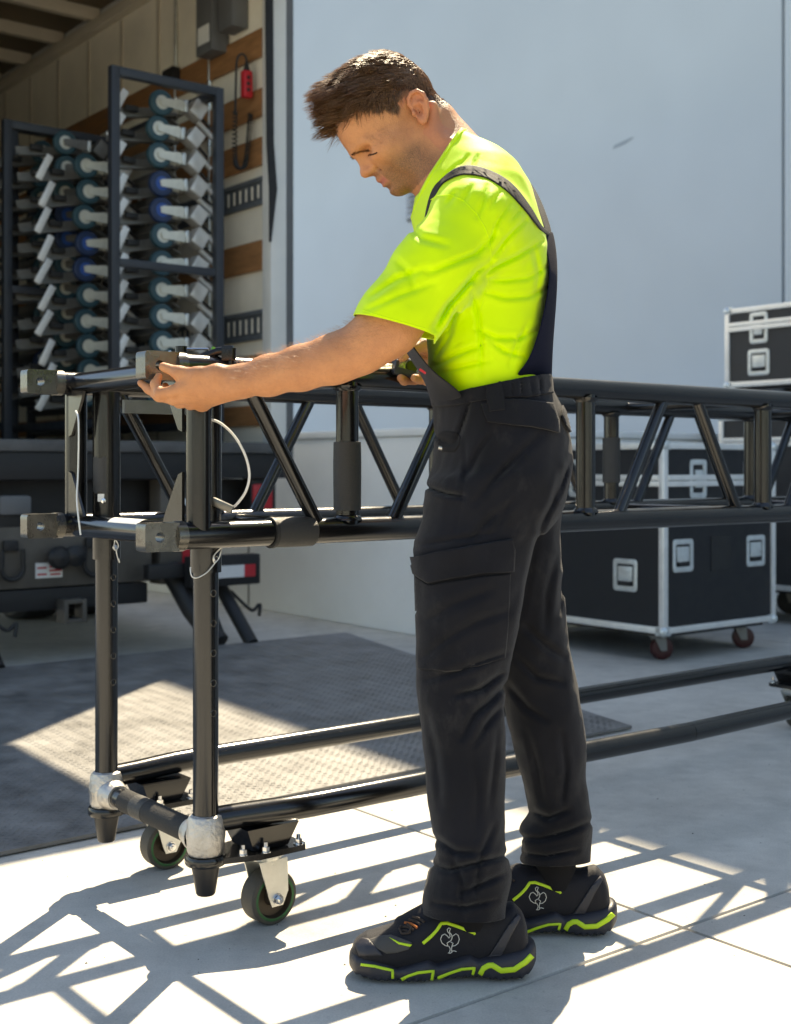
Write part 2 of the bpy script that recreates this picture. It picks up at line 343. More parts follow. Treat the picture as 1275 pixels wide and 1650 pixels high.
            for x, y in ((.06,-.04),(.185,-.048),(.185,.048),(.105,-.052)):
                mb = MB(); c = A(a0+s*x, b_+y, .1615); mb.lathe(c, UP, [(0,0),(0,.0105),(.002,.0105),(.002,.0)], 16); mb.lathe(c, UP, [(.002,.0078),(.011,.0078),(.011,.0)], 6); mb.lathe(c, UP, [(.011,.0045),(.020,.0042),(.020,0)], 10); mb.build('bolt', M['chrome'], t)
            legs.append((a0, s, b_, sb))
            # foot rail: leaves the leg, bends outwards and runs the length (half of it each way)
            ob = -.055 if sb > 0 else .0; ob2 = -.085 if sb > 0 else 0.0
            pth = [A(a0+s*.018, b_, ZR-.006), A(a0+s*.07, b_+ob*.2, ZR-.004), A(a0+s*.13, b_+ob*.62, ZR), A(a0+s*.165, b_+ob*.85, ZR+.002), A(a0+s*.21, b_+ob, ZR+.003), A(a0+s*.5, b_+ob*1.08, ZR+.003), A(LEN/2, b_+ob2, ZR+.003)]
            MB().path(pth, .0248, 24).build('foot_rail', P, t)
    # foot cross bars between the two legs of each end
    for a0 in (0, LEN):
        mb = MB(); mb.tube(A(a0, .03, .196), A(a0, .412, .196), .0215, n=24); bar = mb.build('foot_cross_bar', P, t)
        MB().tube(A(a0, .062, .196), A(a0, .345, .196), .0243, n=26).build('foam_sleeve', M['foam'], bar)
        MB().tube(A(a0, .235, .196), A(a0, .29, .196), .0249, n=26).build('tape_wrap', M['tape'], bar)
        for b0, b1 in ((.03, .062), (.412, .38)): MB().lathe(A(a0, b0, .196), E2*(1 if b1 > b0 else -1), [(-.006,.034),(.006,.033),(.018,.029),(.032,.0262),(.032,.02)], 24).build('cast_socket', M['castalu'], bar)
    # casters
    for a0, s, b_, sb in legs:
        yaw = {1: -2, -1: 2}[sb]
        c = A(a0+s*.135, b_, 0); f = (E1*math.cos(R(yaw))-E2*math.sin(R(yaw))*1); f.normalize()
        ax = f.cross(UP).normalized(); off = f*(-.012*s) + f*.022
        wc = c+off+UP*.0545
        cst = MB().lathe(c+UP*.1495, UP, [(0,.0),(0,.046),(-.006,.046),(-.010,.036),(-.016,.034),(-.018,.0)], 24).build('caster', M['zinc'], t)
        for sg in (-1, 1):
            q = [c+UP*.134-f*.032, c+UP*.134+f*.034, wc+UP*.012+f*.026, wc-UP*.014+f*.013, wc-UP*.014-f*.013, wc+UP*.006-f*.021]
            MB().prism([p+ax*(sg*.0285) for p in q], ax*(sg*.0032)).build('fork_leg', M['zinc'], cst)
            mb = MB(); mb.lathe(wc+ax*(sg*.032), ax*sg, [(0,.0115),(.0015,.0115),(.0015,.0095)], 18); mb.lathe(wc+ax*(sg*.0335), ax*sg, [(0,.0092),(.007,.0092),(.008,.008),(.008,0)], 6); mb.lathe(wc+ax*(sg*.0415), ax*sg, [(0,.0045),(.004,.0043),(.004,0)], 10); mb.build('axle_nut', M['chrome'], cst)
        wv = MB().lathe(wc, ax, [(-.0235,.040),(-.0238,.0455),(-.0225,.0515),(-.0195,.0540),(.0195,.0540),(.0225,.0515),(.0238,.0455),(.0235,.040)], 40).build('tyre', M['rubber'], cst)
        MB().lathe(wc, ax, [(-.0236,.0405),(-.0243,.0415),(-.0243,.0450),(-.0236,.0462),(.0236,.0462),(.0243,.0450),(.0243,.0415),(.0236,.0405)], 40).build('green_band', M['green'], cst)
        mb = MB()
        for sg in (-1, 1): mb.lathe(wc, ax*sg, [(.0238,.0410),(.012,.037),(.010,.018),(.0265,.015),(.0265,0)], 30)
        mb.build('wheel_core', M['wheeldark'], cst)
    # pins with wire clips, safety rod and white lanyard
    for b_ in (0.0, .442):
        c = A(0, b_, .742); dirn = Vector((0,0,0))-A(0, b_, 0); dirn.z = 0; dirn.normalize(); side = Vector((-dirn.y, dirn.x, 0)); hd = (dirn*.83+side*.55).normalized(); tg = UP.cross(hd)
        MB().lathe(c+hd*.028, hd, [(0,.0055),(.008,.0055),(.0095,.004),(.0095,0)], 14).build('pin', M['chrome'], t)
        sgn = 1 if b_ == 0 else -.28
        pts = [c+hd*.0335+tg*(.016*sgn)+UP*.021, c+hd*.037+tg*(.006*sgn+.004)+UP*.012, c+hd*.037+tg*(.006)+UP*.002, c+hd*.037-tg*(.004*sgn)-UP*.008, c+hd*.0355-tg*(.020*sgn)-UP*.024, c+hd*.0335-tg*(.038*sgn)-UP*.033, c+hd*.030-tg*(.048*sgn)-UP*.033, c+hd*.026-tg*(.0505*sgn)-UP*.026, c+hd*.022-tg*(.049*sgn)-UP*.014]
        MB().path(smooth_pts(pts, 5), .0013, 8).build('wire_clip', M['wire'], t)
        pts = [c+hd*.0335+tg*(.016*sgn)+UP*.021, c+hd*.0365+tg*(.012*sgn)+UP*.021, c+hd*.037+tg*(-.004)+UP*.009, c+hd*.037-tg*.007-UP*.001, c+hd*.037-tg*(.004*sgn)-UP*.008]
        MB().path(smooth_pts(pts, 4), .0013, 8).build('wire_clip', M['wire'], t)
    return t
def smooth_pts(pts, k):
    """Catmull-Rom through pts"""
    P = [Vector(p) for p in pts]; out = []
    for i in range(len(P)-1):
        a, b, c, d = P[max(i-1, 0)], P[i], P[i+1], P[min(i+2, len(P)-1)]
        for j in range(k):
            t = j/k; out.append(.5*((2*b)+(c-a)*t+(2*a-5*b+4*c-d)*t*t+(3*b-a-3*c+d)*t*t*t))
    out.append(P[-1]); return out
M['lug'] = pmat('worn dark lug steel', (.15,.145,.132), .28, .8, .3, 18, .05, 120, .5, 0, .30, (.42,.40,.36), 55)
M['void'] = pmat('dark hole', (.003,.003,.003), .9)
M['foam'] = pmat('black foam sleeve', (.03,.03,.03), .75, 0, .25, 12, .3, 260, .3, 0, .12, (.16,.15,.14), 30)
M['zinc'] = pmat('zinc plate', (.70,.71,.68), .34, .85, .12, 22, .05, 120)
M['alu_dull'] = pmat('dull aluminium', (.20,.20,.19), .5, .7, .15, 20)
truss = build_truss()
# sticker squares on the truss (the printed code itself is left blank)
def sticker_on(p, nrm, w_, h_, mat, name, parent, up=UP):
    nrm = Vector(nrm).normalized(); x = Vector(up).cross(nrm).normalized(); y = nrm.cross(x)
    return MB().box(Vector(p)+nrm*.0006, w_, h_, .001, (x, y, nrm)).build(name, mat, parent)
def facing(p):
    d = Vector((0,0,0))-Vector(p); d.z = 0; return d.normalized()
pf = A(0, .442, .845); fd = facing(pf); sd_ = Vector((-fd.y, fd.x, 0))
nn = (fd*.86-sd_*-.50).normalized()
for (uu, vv, w_, h_, mt, nm) in ((163, 802, .015, .017, 'sticker', 'sticker'),):
    q = px(uu, vv, pf.y-.03); dv = q-pf; dv.z = 0; dv.normalize(); sticker_on(Vector((pf.x, pf.y, q.z))+dv*.0306, dv, w_, h_, M[mt], nm, truss)
q0, q1 = px(161, 737, pf.y), px(161, 793, pf.y); dv = (px(160, 760, pf.y-.026)-pf); dv.z = 0; dv.normalize(); x_ = UP.cross(dv)
mb = MB(); st = []
for k in range(9):
    an = R(-34+k*8.5); d_ = dv*math.cos(an)+x_*math.sin(an); st.append((d_, k))
V = []; F = []
for d_, k in st: V += [Vector((pf.x, pf.y, q0.z+.002*math.sin(k)))+d_*.0312, Vector((pf.x, pf.y, q1.z+.003*math.cos(k*1.3)))+d_*.0312]
F = [(2*k, 2*k+2, 2*k+3, 2*k+1) for k in range(8)]
mb.add(V, F); mb.build('tape_strip', M['tape'], truss)
# white paper strip on the lower end tube
mb = MB(); V = []; F = []
for k in range(7):
    an = R(38+k*11); d_ = (-E1)*math.cos(an)+UP*math.sin(an)
    for b_ in (.16, .30): V.append(A(-.046, b_, ZL-.0015)+d_*.0243)
F = [(2*k, 2*k+1, 2*k+3, 2*k+2) for k in range(6)]
mb.add(V, F); mb.build('paper_strip', M['sticker'], truss)
# rivet, hole and safety rod on the far corner
MB().lathe(A(0, .442, .845)+dv*.029+x_*.012+UP*-.0, (dv+x_*.5).normalized(), [(0,.0065),(.003,.0055),(.0045,0)], 14).build('rivet', M['chrome'], truss)
pts = [px(122, 662, 2.63), px(126, 672, 2.62), px(127, 700, 2.615), px(126, 760, 2.61), px(124, 800, 2.60), px(126, 830, 2.59), px(130, 862, 2.585)]
MB().path(smooth_pts(pts, 5), .0019, 8).build('safety_rod', M['wire'], truss)
pts = [px(341, 676, 2.405), px(357, 683, 2.40), px(378, 703, 2.40), px(395, 733, 2.40), px(402, 765, 2.40), px(396, 792, 2.40), px(382, 812, 2.41), px(374, 818, 2.42)]
MB().path(smooth_pts(pts, 6), .0026, 8).build('white_lanyard', pmat('white cord', (.8,.79,.75), .6), truss)
pc = A(.034, .0, ZL+.055)
MB().box(px(358, 814, 2.41), .045, .02, .016, ((Vector((.9,.1,-.42))).normalized(), Vector((0,1,0)), Vector((.42,0,.9)).normalized()), .004).build('latch_tab', M['lug'], truss)
# clamp lying on the upper chord beside the hand
def clamp():
    base = A(-.02, BN, ZU+.027); t = thing('pipe_clamp', base, 'small black metal clamp with a lime tab sitting on top of the truss', 'clamp')
    y0 = 2.385
    def c(u, v): return px(u, v, y0)
    K = M['clampblack']
    mb = MB(); mb.lathe(c(292, 569), UP, [(-.019,.0),(-.019,.0115),(-.011,.0115),(-.010,.0095),(-.003,.0095),(-.002,.0115),(.013,.0115),(.014,.0)], 20); mb.build('knob', K, t)
    mb = MB(); mb.lathe(c(372, 571), UP, [(-.026,.0),(-.026,.006),(-.012,.006),(-.012,.010),(.012,.010),(.012,.0)], 18); mb.box(c(367, 569), .022, .02, .03, bev=.003); mb.build('jaw', K, t)
    MB().path([c(300, 574), c(318, 578), c(330, 575), c(350, 566), c(366, 564)], [.006,.0075,.009,.0085,.008], 12).build('arm', K, t)
    MB().path([c(300, 562), c(336, 562)], .0025, 8).build('threaded_rod', M['chrome'], t)
    MB().path([c(310, 580), c(324, 584), c(350, 583), c(366, 578)], .0055, 10).build('arm', K, t)
    MB().path([c(338, 574), c(344, 566), c(347, 560)], [.0035,.0065,.006], 12).build('lime_tab', M['limeplastic'], t)
    MB().path([c(272, 566), c(278, 576), c(284, 583)], [.004,.0055,.004], 10).build('wing_nut', M['chrome'], t)
M['clampblack'] = pmat('anodised black', (.012,.012,.013), .25, .4, .1, 10, 0, 10, .6)
clamp()
# ------------------------------------------------------------------ flight cases
M['ply'] = pmat('black laminated ply', (.014,.015,.018), .5, 0, .15, 12, .25, 700, .4)
M['ply2'] = pmat('charcoal laminated ply', (.035,.035,.036), .5, 0, .15, 12, .25, 700, .4)
M['case_alu'] = pmat('case extrusion', (.84,.84,.82), .42, .55, .08, 15, .03, 120, .5, 0, .1, (.4,.4,.4), 30)
M['case_steel'] = pmat('zinc hardware', (.70,.74,.74), .36, .6, .12, 30, .2, 90)
M['redwheel'] = pmat('dark red castor', (.05,.010,.010), .4)
M['castergrey'] = pmat('caster grey', (.22,.22,.21), .5, .3)
def dish(mb, c, x, y, nrm, w_, h_, d=.012):
    """recessed dish: rounded flange with a sunk pocket"""
    def ring(hw, hh, r, off):
        out = []
        for cx_, cy_, a0 in ((hw-r, hh-r, 0), (-hw+r, hh-r, 90), (-hw+r, -hh+r, 180), (hw-r, -hh+r, 270)):
            for k in range(4): out.append(c+x*(cx_+r*math.cos(R(a0+30*k)))+y*(cy_+r*math.sin(R(a0+30*k)))+nrm*off)
        return out
    rings = [ring(w_/2, h_/2, .018, .0005), ring(w_/2, h_/2, .018, .004), ring(w_/2-.008, h_/2-.008, .013, .0065), ring(w_/2-.022, h_/2-.024, .008, .0045), ring(w_/2-.026, h_/2-.028, .006, -d)]
    V = [p for r_ in rings for p in r_]; F = []
    for i in range(len(rings)-1): F += [(i*16+k, i*16+(k+1) % 16, (i+1)*16+(k+1) % 16, (i+1)*16+k) for k in range(16)]
    F.append(tuple(range(4*16, 5*16))); mb.add(V, F)
def case(name, n0, c0, ln, lc, z0, hgt, lid, label, group, faces, casters=True, ply='ply', wheel='redwheel'):
    """corner (n0,c0) nearest the camera; ln along E1, lc along E2"""
    t = thing(name, N(n0, c0, 0), label, 'flight case', group)
    z1 = z0+hgt; e = .030; p_ = .004
    MB().nbox(n0+.01, n0+ln-.01, c0+.01, c0+lc-.01, z0+.01, z1-.01).build('panel', M[ply], t)
    # edge extrusions
    for z in (z0+e/2, z1-e/2):
        for c in (c0+e/2, c0+lc-e/2): MB().nbox(n0+.02, n0+ln-.02, c-e/2, c+e/2, z-e/2, z+e/2, .005).build('edge_extrusion', M['case_alu'], t)
        for n in (n0+e/2, n0+ln-e/2): MB().nbox(n-e/2, n+e/2, c0+.021, c0+lc-.021, z-e/2-.001, z+e/2+.001, .005).build('edge_extrusion', M['case_alu'], t)
    for c in (c0+e/2, c0+lc-e/2):
        for n in (n0+e/2, n0+ln-e/2): MB().nbox(n-e/2-.0015, n+e/2+.0015, c-e/2-.0015, c+e/2+.0015, z0+.02, z1-.02, .005).build('edge_extrusion', M['case_alu'], t)
    for c, sc_ in ((c0+.016, -1), (c0+lc-.016, 1)):
        for n, sn in ((n0+.016, -1), (n0+ln-.016, 1)):
            for z, sz in ((z0+.016, -1), (z1-.016, 1)):
                mb = MB(); cc = N(n+sn*.004, c+sc_*.004, z+sz*.004)
                mb.lathe(cc, UP, [(.026*math.cos(R(q)), .026*math.sin(R(q))) for q in range(0, 181, 20)], 16)
                for ax, o1, o2 in ((E1*-sn, E2, UP), (E2*-sc_, E1, UP), (UP*-sz, E1, E2)):
                    pass
                mb.box(cc-E1*sn*.016-E2*sc_*-.006, .052, .012, .044, (E1, E2, UP), .004); mb.box(cc-E2*sc_*.016-E1*sn*-.006, .012, .052, .044, (E1, E2, UP), .004)
                mb.build('ball_corner', M['case_steel'], t)
    zl = z0+hgt*lid
    for dz in (-.0145, .0145):
        for c in (c0+.004, c0+lc-.004): MB().nbox(n0+.031, n0+ln-.031, c-.010, c+.010, zl+dz-.013, zl+dz+.013, .003).build('lid_extrusion', M['case_alu'], t)
        for n in (n0+.004, n0+ln-.004): MB().nbox(n-.010, n+.010, c0+.031, c0+lc-.031, zl+dz-.013, zl+dz+.013, .003).build('lid_extrusion', M['case_alu'], t)
    # hardware: (face, along 0..1, height z, kind)
    for fc, al, z, kind in faces:
        if fc == 'n': cpos, x, nr = N(n0+ln*al, c0+.0095, z), E1, -E2     # face running along E1, towards the camera's right
        else: cpos, x, nr = N(n0+.0095, c0+lc*al, z), E2, -E1              # face running along E2
        if kind == 'handle':
            h = MB(); dish(h, cpos, x, UP, nr, .150, .155); hd = h.build('recessed_handle', M['case_steel'], t)
            MB().box(cpos+UP*.006+nr*.002, .088, .072, .006, (x, UP, nr), .002).build('handle_plate', M['case_steel'], hd)
            MB().path([cpos-x*.036-UP*.03+nr*.004, cpos-x*.036-UP*.038+nr*.006, cpos+x*.036-UP*.038+nr*.006, cpos+x*.036-UP*.03+nr*.004], .006, 10).build('grip', M['blackrubber'], hd)
        elif kind == 'latch':
            h = MB(); dish(h, cpos, x, UP, nr, .125, .185, .006); hd = h.build('butterfly_latch', M['case_steel'], t)
            MB().box(cpos+nr*.006, .055, .085, .012, (x, UP, nr), .004).build('latch_wing', M['case_steel'], hd)
        elif kind == 'velcro':
            MB().box(cpos+nr*.0015, .15, .17, .002, (x, UP, nr)).build('velcro_patch', M['blackrubber'], t)
        elif kind == 'rivet':
            MB().lathe(cpos+nr*.0005, nr, [(0,.006),(.002,.005),(.003,0)], 10).build('rivet', M['case_steel'], t)
    if casters:
        MB().nbox(n0+.05, n0+ln-.05, c0+.04, c0+lc-.04, z0-.02, z0+.002).build('caster_board', M['black'], t)
        zc = casters if not isinstance(casters, bool) else 0.0; r_ = (z0-.02-zc)*.455
        for dn, dc, yw in ((.1,.12,-22), (ln-.14,.12,-38), (.1,lc-.14,-12), (ln-.14,lc-.14,-40)):
            c = N(n0+dn, c0+dc, z0-.02); f = (E1*math.cos(R(yw))+E2*math.sin(R(yw))); ax = f.cross(UP); wc = N(n0+dn, c0+dc, zc+r_)+f*.02
            cs = MB().lathe(c, UP, [(0,.045),(-.006,.045),(-.012,.03),(-.018,.028),(-.018,0)], 18).build('caster', M['castergrey'], t)
            for sg in (-1, 1):
                MB().prism([c-f*.028-UP*.012+ax*sg*.024, c+f*.032-UP*.012+ax*sg*.024, wc+f*.016-UP*.01+ax*sg*.024, wc-f*.016-UP*.01+ax*sg*.024], ax*sg*.003).build('fork_leg', M['castergrey'], cs)
            MB().lathe(wc, ax, [(-.019,.012),(-.021,r_*.8),(-.016,r_),(.016,r_),(.021,r_*.8),(.019,.012)], 26).build('wheel', M[wheel], cs)
    return t
hw = [('n', .17, .50, 'handle'), ('n', .82, .50, 'handle'), ('n', .50, .50, 'velcro'), ('c', .22, .40, 'handle'), ('n', .3, .862, 'latch'), ('n', .78, .862, 'latch'), ('c', .5, .862, 'latch')]
hw += [('c', .80+.1*k, .33+.065*j, 'rivet') for k in range(2) for j in range(5)]
case('flight_case', 4.58, 3.80, .87, 1.10, .138, .895, .80, 'large black flight case on red casters standing on the ground', 'flight cases on the right', hw)
hw2 = [('c', .80, 1.745, 'latch'), ('c', .80, 1.54, 'handle'), ('c', .15, 1.745, 'latch'), ('c', .2, 1.54, 'handle')]
case('flight_case', 6.28, 3.55, .60, 1.19, 1.40, .475, .76, 'smaller black flight case with bright aluminium edges, topmost of the right-hand stack', 'flight cases on the right', hw2, 1.232, 'ply2', 'blackrubber')
hw3 = [('c', .80, 1.12, 'latch'), ('c', .80, .62, 'handle'), ('c', .2, 1.12, 'latch'), ('c', .2, .62, 'handle')]
case('flight_case', 6.26, 3.52, .64, 1.25, .20, 1.03, .84, 'tall black flight case under the smaller one, beside the large case', 'flight cases on the right', hw3, True, 'ply2', 'blackrubber')
# ------------------------------------------------------------------ box truck with its tail lift down
M['truckwhite'] = pmat('white truck skin', (.70,.70,.67), .45, 0, .06, 3, .04, 40, .5, 0, .12, (.4,.38,.33), 9)
M['liner'] = pmat('cream plywood liner', (.88,.82,.69), .6, 0, .10, 2.2, .08, 30, .4, 0, .10, (.45,.38,.27), 7)
M['slatwood'] = pmat('varnished slat', (.30,.145,.06), .5, 0, .3, 14, .1, 60, .4, stretch=(.4,.4,3))
M['ceiling'] = pmat('truck ceiling', (.16,.12,.075), .6, 0, .15, 3)
M['bow'] = pmat('roof bow', (.58,.52,.42), .55, 0, .08, 5)
M['galv'] = pmat('galvanised track', (.17,.19,.21), .5, .5, .15, 20)
M['truckblack'] = pmat('chassis black', (.014,.014,.015), .5, 0, .25, 9, .1, 80, .45, 0, .12, (.12,.11,.10), 16)
M['chassisgrey'] = pmat('dusty bumper plate', (.095,.085,.072), .5, .1, .25, 6, .1, 60, .45, 0, .15, (.2,.18,.15), 14)
M['decksteel'] = pmat('dusty deck steel', (.10,.10,.10), .55, .3, .3, 9, .15, 80)
M['reflwhite'] = pmat('white reflector', (.7,.7,.7), .35)
M['reflred'] = pmat('red reflector', (.5,.02,.03), .35)
M['plate'] = pmat('worn tread plate', (.19,.186,.178), .55, .12, .4, 7, .3, 120, .5, 0, .25, (.30,.285,.26), 30)
M['strap'] = pmat('black webbing', (.012,.012,.013), .7, 0, .1, 30, .3, 300)
NL, NR, CR, ZD, ZRF = 1.10, 3.60, 5.62, 1.02, 3.95
t = thing('box_truck', N((NL+NR)/2, CR+3, 0), 'white box truck seen from behind, its rear open and tail lift lowered', 'truck')
CF = CR+6.5
MB().nbox(NR+.003, NR+.05, CR+.06, CF, ZD-.02, ZRF).build('side_wall', M['truckwhite'], t)
MB().nbox(NR-.012, NR, CR+.03, CF-.05, ZD+.02, ZRF-.05).build('wall_liner', M['liner'], t)
MB().nbox(NL-.05, NL-.003, CR+.06, CF, ZD-.02, ZRF).build('side_wall', M['truckwhite'], t)
MB().nbox(NL, NL+.012, CR+.03, CF-.05, ZD+.02, ZRF-.05).build('wall_liner', M['liner'], t)
MB().nbox(NL-.05, NR+.05, CF+.002, CF+.06, ZD-.02, ZRF).build('front_wall', M['liner'], t)
MB().nbox(NL-.07, NR+.07, CR-.0, CF+.08, ZRF+.002, ZRF+.05, .01).build('roof', M['ceiling'], t)
MB().nbox(NL-.05, NR+.117, CR-1.06, CR-.034, 3.62, 3.68, .01).build('roof_overhang', M['truckwhite'], t)
MB().nbox(NL-.05, NR+.05, CR+.02, CF+.05, ZD-.10, ZD, .006).build('deck', M['decksteel'], t)
for k in range(11): MB().nbox(NL+.013, NR-.013, CR+.35+k*.58, CR+.41+k*.58, ZRF-.085, ZRF-.001, .006).build('roof_bow', M['bow'], t)
MB().nbox(NR-.075, NR-.0125, CR+.1, CF-.1, ZRF-.16, ZRF-.09, .01).build('roof_rail', M['bow'], t)
for k in range(12): MB().nbox(NR-.018, NR-.0125, CR+.75+k*.5, CR+.79+k*.5, ZD+.05, ZRF-.17).build('liner_batten', M['bow'], t)
# rear frame
MB().nbox(NR-.033, NR+.065, CR-.03, CR+.058, .86, ZRF, .006).build('rear_post', M['truckwhite'], t)
MB().nbox(NR+.067, NR+.117, CR-.02, CR+.05, .86, ZRF, .006).build('door_gasket', M['grey'], t)
MB().nbox(NL-.1, NL+.03, CR-.03, CR+.058, .86, ZRF, .006).build('rear_post', M['truckwhite'], t)
MB().nbox(NL+.031, NR-.034, CR-.03, CR+.05, 3.62, ZRF, .006).build('rear_header', M['truckwhite'], t)
MB().nbox(NL-.1, NR+.03, CR-.12, CR-.032, .99, 1.045, .006).build('rear_sill', M['decksteel'], t)
MB().nbox(NL-.1, NR+.028, CR-.10, CR+.019, .86, .988, .006).build('sill_face', M['truckblack'], t)
# wood slats, cargo tracks, conduits on the right wall
for z0, z1 in ((3.11,3.26),(2.79,2.94),(2.53,2.68),(1.97,2.13),(1.40,1.52),(1.14,1.25)):
    for a0, a1 in ((CR+.06, CR+2.9), (CR+2.91, CF-.1)): MB().nbox(NR-.036, NR-.019, a0, a1, z0, z1, .003).build('wood_slat', M['slatwood'], t)
for z0, z1 in ((2.32,2.47),(1.60,1.76)):
    tr = MB().nbox(NR-.024, NR-.019, CR+.06, CF-.1, z0, z1).build('cargo_track', M['galv'], t)
    mb = MB(); mb.nbox(NR-.034, NR-.0245, CR+.06, CF-.1, z0, z0+.025, .003); mb.nbox(NR-.034, NR-.0245, CR+.06, CF-.1, z1-.025, z1, .003); mb.build('track_lip', M['galv'], tr)
    for k in range(22): MB().nbox(NR-.0255, NR-.0245, CR+.10+k*.062, CR+.118+k*.062, z0+.04, z1-.04).build('slot', M['liner'], tr)
MB().tube(N(NR-.03, CR+.62, 1.06), N(NR-.03, CR+.62, 3.7), .011, n=10).build('conduit', M['zinc'], t)
MB().tube(N(NR-.03, CR+1.02, 2.6), N(NR-.03, CR+1.02, 3.78), .011, n=10).build('conduit', M['zinc'], t)
jb = MB().nbox(NR-.13, NR-.02, CR+.42, CR+.60, 3.22, 3.60, .008).build('junction_box', M['grey'], t)
MB().nbox(NR-.135, NR-.1305, CR+.45, CR+.57, 3.27, 3.37).build('warning_label', M['sticker'], jb)
MB().nbox(NR-.12, NR-.02, CR+.22, CR+.37, 3.30, 3.62, .008).build('junction_box', M['grey'], t)
MB().nbox(NR-.09, NR-.037, CR+.95, CR+1.08, 3.17, 3.27, .006).build('socket_box', M['truckblack'], t)
# chassis below the deck
MB().nbox(NL+.05, NR-.10, CR+.10, CF-.2, .62, .855).build('chassis_rail', M['truckblack'], t)
bp = MB().nbox(NL-.05, 2.86, CR-.06, CR-.02, .36, .66, .01).build('bumper_plate', M['chassisgrey'], t)
MB().nbox(NL-.05, 2.84, CR-.055, CR+.3, .255, .355, .01).build('hitch_beam', M['truckblack'], t)
MB().nbox(NL+.1, 2.9, CR+.25, CR+.3, .3, .85).build('rear_shield', M['truckblack'], t)
MB().nbox(2.90, 3.06, CR-.07, CR+.05, .34, .857, .006).build('corner_plate', M['chassisgrey'], t)
MB().nbox(3.02, 3.10, CR-.076, CR-.0715, .40, .62).build('reflector', M['reflred'], t)
MB().nbox(3.02, 3.10, CR-.076, CR-.0715, .63, .76).build('reflector', M['reflwhite'], t)
MB().nbox(3.44, 3.56, CR-.06, CR+.02, .70, .83, .01).build('tail_lamp', M['reflred'], t)
MB().nbox(3.43, 3.585, CR-.05, CR+.04, .66, .859, .008).build('lamp_bracket', M['truckblack'], t)
# under-run bar with red and white tape
def uc(u, c):      # yard n for a picture column at a given c
    r = (u-CX)/FPX; return c*(r*E2.y-E2.x)/(E1.x-r*E1.y)
MB().nbox(uc(235,CR-.17), uc(330,CR-.17), CR-.20, CR-.14, .38, .45, .008).build('underrun_bar', M['truckblack'], t)
ub = MB().nbox(uc(302,CR-.24), uc(413,CR-.24), CR-.28, CR-.205, .335, .485, .008).build('underrun_bar', M['truckblack'], t)
MB().nbox(uc(318,CR-.28), uc(393,CR-.28), CR-.285, CR-.281, .375, .435).build('reflector_tape', M['reflwhite'], ub)
MB().nbox(uc(393,CR-.28), uc(411,CR-.28), CR-.285, CR-.281, .375, .435).build('reflector_tape', M['reflred'], ub)
# tow hardware on the bumper plate
for u in (18, 150):
    n_ = uc(u, CR-.08); zc = .46
    MB().nbox(n_-.035, n_+.035, CR-.085, CR-.061, zc+.075, zc+.125, .006).build('ring_bracket', M['truckblack'], bp)
    pts = arc(N(n_, CR-.095, zc), E1, UP, .052, -200, 20, 14); pts = [N(n_-.048, CR-.095, zc+.085)]+pts+[N(n_+.048, CR-.095, zc+.085)]
    MB().path(pts, .011, 10).build('tow_ring', M['truckblack'], bp)
n_ = uc(92, CR-.1)
MB().lathe(N(n_, CR-.10, .50), -E2, [(-.04,.03),(0,.05),(.03,.055),(.05,.04),(.06,0)], 20).build('tow_coupling', M['truckblack'], bp)
n_ = uc(112, CR-.06); MB().lathe(N(n_, CR-.10, .505), -E2, [(-.04,.02),(0,.045),(.035,.05),(.05,.03),(.055,0)], 20).build('tow_coupling', M['truckblack'], bp)
n_ = uc(80, CR-.07); lb = MB().nbox(n_-.065, n_+.065, CR-.064, CR-.0605, .405, .475).build('warning_sticker', M['sticker'], bp)
for dn, dz, w_ in ((-.035,.012,.045),(-.035,-.018,.045),(.03,.015,.06),(.03,-.002,.06),(.03,-.02,.05)): MB().nbox(n_+dn-w_/2, n_+dn+w_/2, CR-.0655, CR-.0645, .44+dz-.004, .44+dz+.004).build('printed_line', M['reflred'], lb)
n_ = uc(22, CR-.07); MB().nbox(n_-.075, n_+.075, CR-.10, CR-.061, .70, .79, .02).build('trailer_socket', M['grey'], t)
MB().nbox(n_-.09, n_+.09, CR-.0605, CR-.03, .64, .72, .006).build('socket_bracket', M['truckblack'], t)
n_ = uc(108, CR-.05); mb = MB()
for a, b_, c, d in ((-.055,-.035,.195,.305),(.035,.055,.195,.305),(-.035,.035,.195,.215),(-.035,.035,.285,.305)): mb.nbox(n_+a, n_+b_, CR-.15, CR-.056, c, d, .003)
mb.build('hitch_receiver', M['chassisgrey'], t)
# rear wheel of the truck
for nn_ in (2.95, 3.28):
    wh = MB().lathe(N(nn_, CR+1.75, .47), E1, [(-.11,.30),(-.13,.38),(-.125,.44),(-.10,.468),(.10,.468),(.125,.44),(.13,.38),(.11,.30)], 40).build('tyre', M['blackrubber'], t)
    MB().lathe(N(nn_, CR+1.75, .47), E1, [(-.10,.30),(-.04,.27),(-.04,.0)], 28).build('rim', M['castergrey'], wh)
# tail lift arms
for nn_ in (2.96, 1.7):
    MB().path([N(nn_, CR-.05, .42), N(nn_+.05, CR-.20, .22), N(nn_+.10, CR-.36, .07)], .055, 12).build('lift_arm', M['truckblack'], t)
    MB().box(N(nn_+.1, CR-.2, .24), .05, .46, .13, (E1, (E2*.62+UP*.78).normalized(), (UP*.62-E2*.78).normalized()), .01).build('lift_arm', M['truckblack'], t)
    MB().tube(N(nn_+.22, CR-.08, .40), N(nn_+.26, CR-.40, .06), .034, n=16).build('hydraulic_cylinder', M['truckblack'], t)
    MB().path(smooth_pts([N(nn_+.26, CR-.2, .30), N(nn_+.33, CR-.24, .22), N(nn_+.37, CR-.24, .20), N(nn_+.40, CR-.25, .23), N(nn_+.39, CR-.26, .17)], 4), .009, 8).build('hose', M['blackrubber'], t)
